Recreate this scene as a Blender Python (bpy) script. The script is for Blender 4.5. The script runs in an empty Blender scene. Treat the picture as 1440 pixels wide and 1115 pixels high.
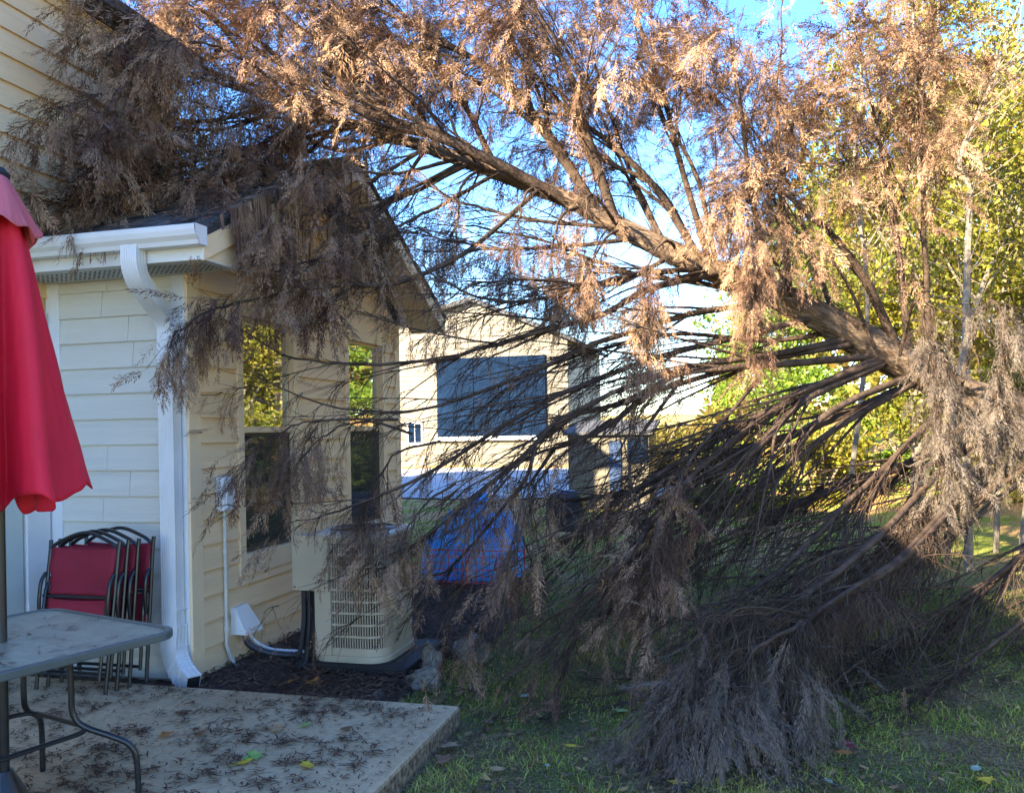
import bpy, bmesh, math, random
import numpy as np
from mathutils import Vector, Matrix
from mathutils import noise as mnz
rnd = random.Random(7)
rng = np.random.default_rng(11)
scene = bpy.context.scene
COL = scene.collection
rad = math.radians

# ------------------------------------------------------------ camera, sky, sun
CAM_H = 1.65
YAW, ROLL, FPX = rad(15), rad(1.05), 1200.0
Fv = Vector((-math.sin(YAW), math.cos(YAW), 0)); R0 = Vector((math.cos(YAW), math.sin(YAW), 0)); Z = Vector((0, 0, 1))
Rv = math.cos(ROLL)*R0 - math.sin(ROLL)*Z; Uv = math.sin(ROLL)*R0 + math.cos(ROLL)*Z
CP = Vector((0, 0, CAM_H))
cam = bpy.data.objects.new("camera", bpy.data.cameras.new("camera")); COL.objects.link(cam)
cam.data.lens = 30.0; cam.data.sensor_width = 36.0; cam.data.shift_y = 45.5/1440
cam.data.clip_end = 600; cam.data.clip_start = 0.05
mw = Matrix((Rv, Uv, -Fv)).transposed().to_4x4(); mw.translation = CP
cam.matrix_world = mw
scene.camera = cam

SUN_EL = rad(24)
SUN_AZ = Vector((-0.60, -0.80, 0)).normalized()
tosun = Vector((SUN_AZ.x*math.cos(SUN_EL), SUN_AZ.y*math.cos(SUN_EL), math.sin(SUN_EL)))
sl = bpy.data.lights.new("sun", 'SUN'); sl.energy = 5.0; sl.angle = rad(0.5); sl.color = (1.0, 0.85, 0.60)
so = bpy.data.objects.new("sun", sl); COL.objects.link(so); so.rotation_euler = tosun.to_track_quat('Z', 'Y').to_euler()
so.location = (-20, -20, 30)
w = bpy.data.worlds.new("World"); scene.world = w; w.use_nodes = True
nt = w.node_tree; bg = nt.nodes['Background']
sky = nt.nodes.new('ShaderNodeTexSky'); sky.sky_type = 'NISHITA'; sky.sun_disc = False
sky.sun_elevation = SUN_EL; sky.sun_rotation = math.atan2(SUN_AZ.x, SUN_AZ.y)
sky.air_density = 1.0; sky.dust_density = 0.3; sky.ozone_density = 3.0
hsv = nt.nodes.new('ShaderNodeHueSaturation'); hsv.inputs['Saturation'].default_value = 1.25; hsv.inputs['Hue'].default_value = .512
nt.links.new(sky.outputs[0], hsv.inputs['Color']); nt.links.new(hsv.outputs[0], bg.inputs[0]); bg.inputs[1].default_value = 0.125
vs = scene.view_settings; vs.view_transform = 'Standard'; vs.look = 'None'; vs.gamma = 1; vs.exposure = 2.72
scene.cycles.max_bounces = 8; scene.cycles.diffuse_bounces = 4; scene.cycles.transparent_max_bounces = 12

# ------------------------------------------------------------ pixel / point helpers
def ray(px, py): return Fv + (px-720)/FPX*Rv + ((557.5-py)+45.5)/FPX*Uv
def at(px, py, d): return CP + ray(px, py)*d
def onz(px, py, z=0.0):
    q = ray(px, py); return CP + q*((z-CP.z)/q.z)
def onp(px, py, ax, v):
    q = ray(px, py); return CP + q*((v-CP[ax])/q[ax])
def ground_h(x, y):
    h = 0.018*np.maximum(0, y-9)
    s = np.clip((y-13)/14, 0, 1); s2 = np.clip((x+0.5)/5, 0, 1)
    return h + 1.9*s*s*(3-2*s)*s2*s2*(3-2*s2) + 0.02*np.sin(x*1.3+y*.7)*np.clip((y-6)/4, 0, 1)
def gh(x, y): return float(ground_h(np.array(float(x)), np.array(float(y))))

# ------------------------------------------------------------ materials
def mat(name, color, rough=0.6, metallic=0.0, var=0.12, scale=6, bump=0.0, bscale=60, stretch=None, color2=None, vrot=None,
        transl=0.0, island=0.0, spec=0.5, coat=0.0, coords='Object', hue=None):
    m = bpy.data.materials.new(name); m.use_nodes = True; n = m.node_tree; N = n.nodes; L = n.links
    b = N['Principled BSDF']; b.inputs['Roughness'].default_value = rough; b.inputs['Metallic'].default_value = metallic
    b.inputs['Specular IOR Level'].default_value = spec; b.inputs['Coat Weight'].default_value = coat
    tc = N.new('ShaderNodeTexCoord'); mp = N.new('ShaderNodeMapping'); src = tc.outputs[coords]
    if vrot is not None:
        vr = N.new('ShaderNodeVectorRotate'); vr.rotation_type = 'Y_AXIS'; vr.inputs['Angle'].default_value = vrot; L.new(src, vr.inputs['Vector']); src = vr.outputs[0]
    L.new(src, mp.inputs[0])
    if stretch: mp.inputs['Scale'].default_value = stretch
    nz = N.new('ShaderNodeTexNoise'); nz.inputs['Scale'].default_value = scale; nz.inputs['Detail'].default_value = 6; nz.inputs['Roughness'].default_value = .6
    L.new(mp.outputs[0], nz.inputs['Vector'])
    rp = N.new('ShaderNodeValToRGB'); rp.color_ramp.elements[0].position = .32; rp.color_ramp.elements[1].position = .68
    c = color; c2 = color2 or tuple(min(1, v*(1+var)) for v in c)
    lo = c if color2 else tuple(v*(1-var) for v in c)
    rp.color_ramp.elements[0].color = (*lo, 1); rp.color_ramp.elements[1].color = (*c2, 1)
    L.new(nz.outputs['Fac'], rp.inputs[0]); out = rp.outputs[0]
    if island:
        g = N.new('ShaderNodeNewGeometry'); mr = N.new('ShaderNodeMapRange')
        mr.inputs['To Min'].default_value = 1-island; mr.inputs['To Max'].default_value = 1+island
        L.new(g.outputs['Random Per Island'], mr.inputs['Value'])
        hs = N.new('ShaderNodeHueSaturation'); L.new(mr.outputs[0], hs.inputs['Value']); L.new(out, hs.inputs['Color'])
        if hue:
            m2 = N.new('ShaderNodeMapRange'); m2.inputs['To Min'].default_value = .5-hue; m2.inputs['To Max'].default_value = .5+hue
            w2 = N.new('ShaderNodeMath'); w2.operation = 'FRACT'; w3 = N.new('ShaderNodeMath'); w3.operation = 'MULTIPLY'; w3.inputs[1].default_value = 17.3
            L.new(g.outputs['Random Per Island'], w3.inputs[0]); L.new(w3.outputs[0], w2.inputs[0]); L.new(w2.outputs[0], m2.inputs['Value']); L.new(m2.outputs[0], hs.inputs['Hue'])
        out = hs.outputs[0]
    L.new(out, b.inputs['Base Color'])
    if bump:
        n2 = N.new('ShaderNodeTexNoise'); n2.inputs['Scale'].default_value = bscale; n2.inputs['Detail'].default_value = 5
        L.new(mp.outputs[0], n2.inputs['Vector'])
        bp = N.new('ShaderNodeBump'); bp.inputs['Strength'].default_value = bump; bp.inputs['Distance'].default_value = .01
        L.new(n2.outputs['Fac'], bp.inputs['Height']); L.new(bp.outputs[0], b.inputs['Normal'])
    if transl:
        t = N.new('ShaderNodeBsdfTranslucent'); L.new(out, t.inputs[0]); mx = N.new('ShaderNodeMixShader'); mx.inputs[0].default_value = transl
        o = N['Material Output']; L.new(b.outputs[0], mx.inputs[1]); L.new(t.outputs[0], mx.inputs[2]); L.new(mx.outputs[0], o.inputs[0])
    return m

M = {}
M['siding'] = mat('cream_siding', (.84, .60, .35), .55, var=.07, scale=2.5, bump=.35, bscale=22, stretch=(1, .22, 5), spec=.35)
M['siding_front'] = mat('skylit_siding', (.64, .61, .53), .5, var=.05, scale=2.5, bump=.35, bscale=22, stretch=(.22, 1, 5), spec=.35)  # same paint as the sides, with pale sky light mixed into the colour
M['trim'] = mat('cream_trim', (.84, .62, .38), .5, var=.06, scale=3, bump=.15, bscale=40)
M['white'] = mat('white_aluminium', (.70, .70, .69), .38, var=.05, scale=4, bump=.05)
M['white_dirty'] = mat('weathered_white', (.72, .70, .64), .5, var=.15, scale=7, bump=.1)
M['soffit'] = mat('vented_soffit', (.55, .54, .48), .6, var=.05)
M['shingle'] = mat('asphalt_shingle', (.05, .05, .055), .9, var=.5, scale=40, bump=.8, bscale=150)
M['shingle_edge'] = mat('shingle_course', (.07, .068, .07), .9, var=.45, scale=60, bump=.8, bscale=150, island=.3)
M['door'] = mat('painted_door', (.50, .55, .52), .4, var=.04)
M['concrete'] = mat('patio_concrete', (.38, .27, .15), .9, scale=1.3, color2=(.58, .42, .25), bump=.5, bscale=130)
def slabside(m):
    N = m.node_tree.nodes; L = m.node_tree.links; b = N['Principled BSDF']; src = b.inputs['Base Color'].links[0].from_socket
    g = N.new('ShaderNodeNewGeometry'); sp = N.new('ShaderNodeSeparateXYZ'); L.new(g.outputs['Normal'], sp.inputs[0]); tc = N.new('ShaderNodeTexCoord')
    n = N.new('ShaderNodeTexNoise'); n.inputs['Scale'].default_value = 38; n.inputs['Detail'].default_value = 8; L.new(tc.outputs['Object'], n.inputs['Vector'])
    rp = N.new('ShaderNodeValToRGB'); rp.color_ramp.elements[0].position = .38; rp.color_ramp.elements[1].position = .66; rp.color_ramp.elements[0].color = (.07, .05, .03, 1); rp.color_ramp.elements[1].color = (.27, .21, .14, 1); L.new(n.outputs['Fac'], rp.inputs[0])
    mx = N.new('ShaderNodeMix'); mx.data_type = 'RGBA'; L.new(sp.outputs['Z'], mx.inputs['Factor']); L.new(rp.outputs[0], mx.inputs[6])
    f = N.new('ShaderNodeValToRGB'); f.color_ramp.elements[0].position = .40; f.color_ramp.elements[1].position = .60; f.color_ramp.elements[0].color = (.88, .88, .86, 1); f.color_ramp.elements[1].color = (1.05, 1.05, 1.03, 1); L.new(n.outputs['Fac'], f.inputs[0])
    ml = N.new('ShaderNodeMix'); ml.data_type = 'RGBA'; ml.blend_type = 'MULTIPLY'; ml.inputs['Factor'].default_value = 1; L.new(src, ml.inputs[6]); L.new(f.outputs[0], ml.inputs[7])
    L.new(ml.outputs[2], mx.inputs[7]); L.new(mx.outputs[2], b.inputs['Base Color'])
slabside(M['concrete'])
M['conc_edge'] = mat('slab_concrete', (.30, .26, .19), .9, scale=5, color2=(.42, .37, .28), bump=.6, bscale=60)
M['mulch'] = mat('dark_mulch', (.02, .012, .008), .95, scale=22, color2=(.10, .055, .036), bump=1.0, bscale=60)
M['mulch_chip'] = mat('mulch_chip', (.085, .045, .027), .9, island=.6, var=.3)
M['black_metal'] = mat('black_powder_coat', (.012, .012, .014), .35, var=.2, scale=20, coat=.2)
M['black_plastic'] = mat('black_plastic', (.01, .01, .01), .75, var=.2)
M['red_sling'] = mat('dark_red_sling', (.24, .008, .026), .75, var=.15, scale=5, bump=.4, bscale=400)
M['red_canopy'] = mat('red_canopy_fabric', (.72, .012, .045), .72, var=.14, scale=3, bump=.9, bscale=11, stretch=(1.6, 1.6, .5), transl=.25)
M['red_faded'] = mat('faded_red_fabric', (.62, .14, .16), .8, var=.1, scale=5, bump=.3, bscale=350, transl=.2)
M['ac'] = mat('beige_enamel', (.45, .38, .27), .45, var=.08, scale=3, bump=.06)
M['ac_top'] = mat('grey_enamel', (.50, .47, .40), .4, var=.1, scale=6)
M['ac_fin'] = mat('condenser_fins', (.018, .018, .018), .6, var=.3, scale=20)
M['pvc'] = mat('pvc_grey', (.55, .52, .45), .5, var=.12, scale=9)
M['rock'] = mat('pale_rock', (.075, .065, .05), .95, scale=14, color2=(.27, .24, .195), bump=1.2, bscale=30)
M['tarp'] = mat('blue_tarp', (.02, .28, 1.0), .30, scale=3, color2=(.08, .55, 1.0), bump=.6, bscale=16, transl=.15)
M['red_wire'] = mat('red_coated_wire', (.62, .03, .05), .5)
M['bark'] = mat('fibrous_bark', (.05, .032, .022), .95, scale=9, color2=(.24, .165, .11), bump=2.0, bscale=20, stretch=(.16, 2.2, 2.2), spec=.15, vrot=rad(-29))
M['twig'] = mat('dead_twig', (.055, .040, .032), .85, scale=3, color2=(.15, .108, .08), spec=.25)
M['limb'] = mat('dead_limb_bark', (.032, .021, .016), .9, scale=7, color2=(.105, .07, .05), bump=1.0, bscale=40, spec=.15)
M['needles'] = mat('dead_scale_leaves', (.072, .034, .030), .9, scale=1.9, color2=(.40, .25, .145), transl=.08, island=.38, hue=.012, spec=.12)
M['needles_grey'] = mat('grey_shade_scale_leaves', (.085, .065, .052), .85, scale=2.5, color2=(.23, .185, .145), transl=.3, island=.38, spec=.3)  # grey of the lawn clump, also painted shade on the right curtains
M['leaf_y'] = mat('yellow_green_leaves', (.11, .13, .016), .5, scale=.7, color2=(.34, .29, .035), transl=.45, island=.35, hue=.03, spec=.3)
M['leaf_g'] = mat('green_leaves', (.09, .17, .02), .5, scale=.8, color2=(.26, .36, .045), transl=.4, island=.35, hue=.02, spec=.3)
M['leaf_o'] = mat('olive_leaves', (.11, .12, .02), .5, scale=.8, color2=(.26, .19, .045), transl=.4, island=.4, hue=.04, spec=.3)
M['bark_grey'] = mat('grey_bark', (.15, .12, .09), .9, scale=12, color2=(.32, .26, .19), bump=1, bscale=40)
M['grass'] = mat('lawn_blades', (.19, .30, .03), .6, scale=1.6, color2=(.48, .42, .11), transl=.3, island=.4, hue=.02, spec=.3)
M['thatch'] = mat('dry_thatch', (.13, .09, .05), .85, scale=2, color2=(.30, .23, .14), island=.4)
M['litter'] = mat('brown_needle_litter', (.085, .042, .024), .85, island=.6, var=.3)
M['lawn'] = None
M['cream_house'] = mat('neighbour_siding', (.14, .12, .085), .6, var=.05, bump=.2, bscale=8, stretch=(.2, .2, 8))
M['grey_roof'] = mat('grey_roof', (.08, .08, .085), .9, var=.3, scale=30)
M['screen'] = mat('porch_screen', (.005, .014, .035), .9, var=.4, scale=3, spec=.05)
M['pave'] = mat('pale_driveway', (.40, .40, .39), .85, var=.1, scale=2, bump=.3)
M['cover'] = mat('black_vinyl_cover', (.02, .02, .024), .5, var=.3, scale=5, bump=.4, bscale=18)
M['board'] = mat('bare_plywood', (.48, .33, .18), .7, var=.15, scale=4, stretch=(1, 1, 8))
M['blue_paint'] = mat('dark_blue_paint', (.02, .05, .13), .45, var=.15)
M['blind'] = mat('window_blind', (.42, .39, .33), .6)

def glass_mat(name, base, gl):
    m = bpy.data.materials.new(name); m.use_nodes = True; N = m.node_tree.nodes; L = m.node_tree.links
    N.remove(N['Principled BSDF']); o = N['Material Output']
    t = N.new('ShaderNodeBsdfTransparent'); t.inputs[0].default_value = base
    g = N.new('ShaderNodeBsdfGlossy'); g.inputs['Roughness'].default_value = .015; g.inputs[0].default_value = (.95, .97, 1, 1)
    tc = N.new('ShaderNodeTexCoord'); nz = N.new('ShaderNodeTexNoise'); nz.inputs['Scale'].default_value = 1.6; bp = N.new('ShaderNodeBump')
    bp.inputs['Strength'].default_value = .12; bp.inputs['Distance'].default_value = .02
    L.new(tc.outputs['Object'], nz.inputs['Vector']); L.new(nz.outputs['Fac'], bp.inputs['Height']); L.new(bp.outputs[0], g.inputs['Normal'])
    mx = N.new('ShaderNodeMixShader'); mx.inputs[0].default_value = gl
    L.new(t.outputs[0], mx.inputs[1]); L.new(g.outputs[0], mx.inputs[2]); L.new(mx.outputs[0], o.inputs[0]); return m
M['pane_low'] = glass_mat('screened_window_glass', (.8, .85, .82, 1), .22)
M['pane'] = glass_mat('reflective_window_glass', (.5, .55, .52, 1), .55)

def screenmat():
    m = bpy.data.materials.new('insect_screen_mesh'); m.use_nodes = True; N = m.node_tree.nodes; L = m.node_tree.links; b = N['Principled BSDF']
    b.inputs['Base Color'].default_value = (.02, .02, .02, 1); b.inputs['Roughness'].default_value = .8; b.inputs['Alpha'].default_value = .42; return m
M['mesh_screen'] = screenmat()
def tableglass():
    m = mat('frosted_table_glass', (.27, .26, .19), .22, var=.18, scale=9, bump=.25, bscale=120, spec=.7)
    return m
M['tglass'] = tableglass()

def ground_mat():
    m = bpy.data.materials.new('lawn_soil'); m.use_nodes = True; N = m.node_tree.nodes; L = m.node_tree.links; b = N['Principled BSDF']
    b.inputs['Roughness'].default_value = .95; b.inputs['Specular IOR Level'].default_value = .15
    tc = N.new('ShaderNodeTexCoord')
    def noise(s, d=6):
        n = N.new('ShaderNodeTexNoise'); n.inputs['Scale'].default_value = s; n.inputs['Detail'].default_value = d; L.new(tc.outputs['Object'], n.inputs['Vector']); return n
    def ramp(src, a, ca, b_, cb):
        r = N.new('ShaderNodeValToRGB'); r.color_ramp.elements[0].position = a; r.color_ramp.elements[1].position = b_
        r.color_ramp.elements[0].color = (*ca, 1); r.color_ramp.elements[1].color = (*cb, 1); L.new(src, r.inputs[0]); return r
    big = noise(.9); fine = noise(45)
    a = ramp(big.outputs['Fac'], .42, (.13, .16, .03), .60, (.26, .18, .085))
    f = ramp(fine.outputs['Fac'], .35, (.35, .35, .35), .65, (1.35, 1.35, 1.35))
    mx = N.new('ShaderNodeMix'); mx.data_type = 'RGBA'; mx.blend_type = 'MULTIPLY'; mx.inputs['Factor'].default_value = 1
    L.new(a.outputs[0], mx.inputs[6]); L.new(f.outputs[0], mx.inputs[7])
    # far hillside: straw coloured leaf litter
    sx = N.new('ShaderNodeSeparateXYZ'); L.new(tc.outputs['Object'], sx.inputs[0])
    mr = N.new('ShaderNodeMapRange'); mr.inputs['From Min'].default_value = 9; mr.inputs['From Max'].default_value = 13; L.new(sx.outputs['Y'], mr.inputs['Value'])
    n3 = noise(1.2, 8); hillc = ramp(n3.outputs['Fac'], .44, (.34, .38, .06), .56, (.66, .38, .17))
    f2 = N.new('ShaderNodeMix'); f2.data_type = 'RGBA'; f2.blend_type = 'MULTIPLY'; f2.inputs['Factor'].default_value = .6; L.new(hillc.outputs[0], f2.inputs[6]); L.new(f.outputs[0], f2.inputs[7])
    m2 = N.new('ShaderNodeMix'); m2.data_type = 'RGBA'; L.new(mr.outputs[0], m2.inputs['Factor']); L.new(mx.outputs[2], m2.inputs[6]); L.new(f2.outputs[2], m2.inputs[7])
    L.new(m2.outputs[2], b.inputs['Base Color'])
    bp = N.new('ShaderNodeBump'); bp.inputs['Strength'].default_value = .9; bp.inputs['Distance'].default_value = .03; L.new(fine.outputs['Fac'], bp.inputs['Height']); L.new(bp.outputs[0], b.inputs['Normal'])
    return m
M['lawn'] = ground_mat()

# ------------------------------------------------------------ object helpers
def rootloc(p):
    v = Vector((0, 0, 0))
    while p is not None: v = v + Vector(p.location); p = p.parent
    return v
def link(name, me, m, parent=None, smooth=False, origin=None):
    o = bpy.data.objects.new(name, me)
    if m is not None: me.materials.append(m)
    COL.objects.link(o)
    if parent is not None:
        o.parent = parent; off = rootloc(parent)
    else: off = Vector(origin) if origin is not None else Vector((0, 0, 0))
    if off.length > 0:
        me.transform(Matrix.Translation(-off))
        if parent is None: o.location = off
    if smooth: me.shade_smooth()
    return o
def nmesh(name, V, Q):
    V = np.ascontiguousarray(V, dtype=np.float32); Q = np.ascontiguousarray(Q, dtype=np.int32); k = Q.shape[1]
    me = bpy.data.meshes.new(name); me.vertices.add(len(V)); me.vertices.foreach_set('co', V.ravel())
    me.loops.add(Q.size); me.loops.foreach_set('vertex_index', Q.ravel()); me.polygons.add(len(Q))
    me.polygons.foreach_set('loop_start', np.arange(0, Q.size, k, dtype=np.int32)); me.update(calc_edges=True); me.validate(); return me
def tag(o, label=None, cat=None, group=None, kind=None):
    if label: o['label'] = label
    if cat: o['category'] = cat
    if group: o['group'] = group
    if kind: o['kind'] = kind
    return o
def thing(name, label, cat, loc=(0, 0, 0), group=None):
    o = bpy.data.objects.new(name, None); COL.objects.link(o); o.location = loc; o.empty_display_size = .1
    return tag(o, label, cat, group)

class B:
    def __init__(s): s.v = []; s.f = []
    def add(s, vs, fs):
        k = len(s.v); s.v += [tuple(v) for v in vs]; s.f += [tuple(i+k for i in f) for f in fs]; return s
    def box(s, a, b, rot=0.0, c=None):
        (x0, y0, z0), (x1, y1, z1) = a, b
        vs = [Vector(p) for p in ((x0, y0, z0), (x1, y0, z0), (x1, y1, z0), (x0, y1, z0), (x0, y0, z1), (x1, y0, z1), (x1, y1, z1), (x0, y1, z1))]
        if rot:
            cc = Vector(c) if c else (vs[0]+vs[6])/2; R = Matrix.Rotation(rot, 3, 'Z'); vs = [cc+R@(v-cc) for v in vs]
        return s.add(vs, [(0, 3, 2, 1), (4, 5, 6, 7), (0, 1, 5, 4), (1, 2, 6, 5), (2, 3, 7, 6), (3, 0, 4, 7)])
    def obox(s, c, ax, ay, az):  # half vectors
        c = Vector(c); ax = Vector(ax); ay = Vector(ay); az = Vector(az)
        vs = [c+i*ax+j*ay+k*az for k in (-1, 1) for (i, j) in ((-1, -1), (1, -1), (1, 1), (-1, 1))]
        return s.add(vs, [(0, 3, 2, 1), (4, 5, 6, 7), (0, 1, 5, 4), (1, 2, 6, 5), (2, 3, 7, 6), (3, 0, 4, 7)])
    def prism(s, pts, ext):  # polygon pts extruded by ext
        ext = Vector(ext); n = len(pts); vs = [Vector(p) for p in pts]+[Vector(p)+ext for p in pts]
        return s.add(vs, [tuple(range(n-1, -1, -1)), tuple(range(n, 2*n))]+[(i, (i+1) % n, (i+1) % n+n, i+n) for i in range(n)])
    def tube(s, pts, r, n=8, cap=True, closed=False, ry=None):
        pts = [Vector(p) for p in pts]; m = len(pts); rr = r if isinstance(r, (list, tuple)) else [r]*m
        vs = []; prev = None
        for i, p in enumerate(pts):
            if closed: t = pts[(i+1) % m]-pts[i-1]
            else: t = (pts[min(i+1, m-1)]-pts[max(i-1, 0)])
            t.normalize()
            if prev is None:
                up = Vector((0, 0, 1)) if abs(t.z) < .9 else Vector((0, 1, 0)); a = t.cross(up).normalized()
            else: a = (prev-t*prev.dot(t)).normalized()
            prev = a; b = t.cross(a)
            for k in range(n):
                th = 2*math.pi*(k+.5)/n; vs.append(p+a*math.cos(th)*rr[i]+b*math.sin(th)*(ry or rr[i]))
        fs = [(i*n+k, i*n+(k+1) % n, (i+1)*n+(k+1) % n, (i+1)*n+k) for i in range(m-1) for k in range(n)]
        if closed: fs += [((m-1)*n+k, (m-1)*n+(k+1) % n, (k+1) % n, k) for k in range(n)]
        elif cap: fs += [tuple(range(n-1, -1, -1)), tuple((m-1)*n+k for k in range(n))]
        return s.add(vs, fs)
    def build(s, name, m, parent=None, smooth=False, origin=None, bevel=0.0, recalc=True):
        me = bpy.data.meshes.new(name); me.from_pydata(s.v, [], s.f)
        bm = bmesh.new(); bm.from_mesh(me)
        if recalc: bmesh.ops.recalc_face_normals(bm, faces=bm.faces)
        bm.to_mesh(me); bm.free(); me.update()
        o = link(name, me, m, parent, False, origin)
        if smooth:
            me.shade_smooth()
            try: me.set_sharp_from_angle(angle=rad(40))
            except Exception: pass
        if bevel:
            md = o.modifiers.new('bevel', 'BEVEL'); md.width = bevel; md.segments = 2; md.limit_method = 'ANGLE'
        return o
def catmull(P, n):
    P = np.array([tuple(p) for p in P], float); m = len(P)
    Q = np.vstack([2*P[0]-P[1], P, 2*P[-1]-P[-2]]); t = np.linspace(0, m-1-1e-6, n); i = t.astype(int); u = (t-i)[:, None]
    a, b, c, d = Q[i], Q[i+1], Q[i+2], Q[i+3]
    return .5*((2*b)+(-a+c)*u+(2*a-5*b+4*c-d)*u*u+(-a+3*b-3*c+d)*u**3)

# ------------------------------------------------------------ ground
def grid(name, xs, ys, hf, m):
    X, Y = np.meshgrid(xs, ys); Zz = hf(X, Y); V = np.stack([X, Y, Zz], -1).reshape(-1, 3); nx, ny = len(xs), len(ys)
    i = np.arange((ny-1)*(nx-1)); r, c = i//(nx-1), i % (nx-1); a = r*nx+c
    return link(name, nmesh(name, V, np.stack([a, a+1, a+nx+1, a+nx], -1)), m, smooth=True)
def lawn_h(x, y): return ground_h(x, y)
xs = np.concatenate([np.linspace(-300, -20, 15)[:-1], np.linspace(-20, 25, 150), np.linspace(25, 300, 15)[1:]])
ys = np.concatenate([np.linspace(-40, 0, 5)[:-1], np.linspace(0, 40, 140), np.linspace(40, 400, 12)[1:]])
tag(grid('lawn', xs, ys, lawn_h, M['lawn']), kind='structure')

# mulch bed beside the house
def inbed(x, y):
    e = -1.98+0.12*np.sin(y*2.1)+.06*np.sin(y*5.3)
    return (x < e) & (x > -5.2) & (y > 4.3) & (y < 8.9+.1*np.sin(x*5))
xg = np.arange(-5.0, -1.5, .05); yg = np.arange(4.3, 9.1, .05)
X, Y = np.meshgrid(xg, yg); H = .012+.022*rng.random(X.shape)+.02*np.exp(-((X+2.9)**2+(Y-5.6)**2)/1.2); H = np.where(inbed(X, Y), H, -.03)
V = np.stack([X, Y, H], -1).reshape(-1, 3); nx = len(xg); i = np.arange((len(yg)-1)*(nx-1)); a = (i//(nx-1))*nx+i % (nx-1)
tag(link('mulch_bed', nmesh('mulch_bed', V, np.stack([a, a+1, a+nx+1, a+nx], -1)), M['mulch']), kind='structure')

def flakes(n, P, length, width, curl=0.0, z_up=.3, seg=1):
    """flat little strips lying at P (n,3)"""
    th = rng.random(n)*2*np.pi; L = length*(.5+rng.random(n)); W = width*(.6+.8*rng.random(n))
    d = np.stack([np.cos(th), np.sin(th), z_up*(rng.random(n)-.5)], -1); s = np.stack([-np.sin(th), np.cos(th), z_up*(rng.random(n)-.5)], -1)
    k = curl*(rng.random(n)-.5)
    pts = []
    for j in range(seg+1):
        t = j/seg-.5; c = P + d*(L*t)[:, None] + s*(k*L*(t*t-.1)*2)[:, None]; ww = (W*(1-1.3*abs(t)))[:, None]
        pts += [c-s*ww/2, c+s*ww/2]
    V = np.stack(pts, 1).reshape(-1, 3); m = 2*(seg+1); base = np.arange(n)*m
    Q = np.concatenate([np.stack([base+2*j, base+2*j+1, base+2*j+3, base+2*j+2], -1) for j in range(seg)])
    return V, Q
# wood chips and needles on the mulch
n = 9000; P = np.stack([rng.uniform(-3.48, -1.6, n), rng.uniform(4.35, 8.9, n), np.zeros(n)], -1); P = P[inbed(P[:, 0], P[:, 1])]
P[:, 2] = .045+.02*rng.random(len(P))+.02*np.exp(-((P[:, 0]+2.9)**2+(P[:, 1]-5.6)**2)/1.2)
V, Q = flakes(len(P), P, .06, .014, .5, .6, 2)
tag(link('mulch_chips', nmesh('mulch_chips', V, Q), M['mulch_chip']), 'loose dark bark chips covering the bed beside the house wall', 'mulch', kind='stuff')

# patio slab
PZ = .12
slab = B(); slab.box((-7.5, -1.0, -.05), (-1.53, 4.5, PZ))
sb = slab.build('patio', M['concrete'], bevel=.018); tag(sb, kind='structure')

def litter_density(n, x0, x1, y0, y1, p):
    x = rng.uniform(x0, x1, n); y = rng.uniform(y0, y1, n)
    f = .5+.5*np.sin(x*5.3+2*np.sin(y*3.1))*np.sin(y*6.1+1.7*np.sin(x*4.3)); keep = rng.random(n) < (1-p)+p*f**2; return x[keep], y[keep]
x, y = litter_density(7500, -4.6, -1.56, 1.5, 4.49, .75)
P = np.stack([x, y, np.full(len(x), PZ+.006)+.006*rng.random(len(x))], -1)
V, Q = flakes(len(P), P, .030, .006, .7, .15, 2)
# clumps: several strips around a centre
cx, cy = litter_density(1150, -4.4, -1.7, 1.8, 4.48, .6)
K = 9; cxx = np.repeat(cx, K)+rng.normal(0, .05, len(cx)*K)*rng.random(len(cx)*K); cyy = np.repeat(cy, K)+rng.normal(0, .04, len(cx)*K)*rng.random(len(cx)*K)
P = np.stack([cxx, cyy, np.full(len(cxx), PZ+.008)+.014*rng.random(len(cxx))], -1); V2, Q2 = flakes(len(P), P, .045, .0085, .8, .35, 3)
V, Q = np.vstack([V, V2]), np.vstack([Q, Q2+len(V)])
tag(link('needle_litter', nmesh('needle_litter', V, Q), M['litter']), 'brown dead scale leaf litter strewn over the patio slab', 'leaf litter', kind='stuff')

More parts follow.
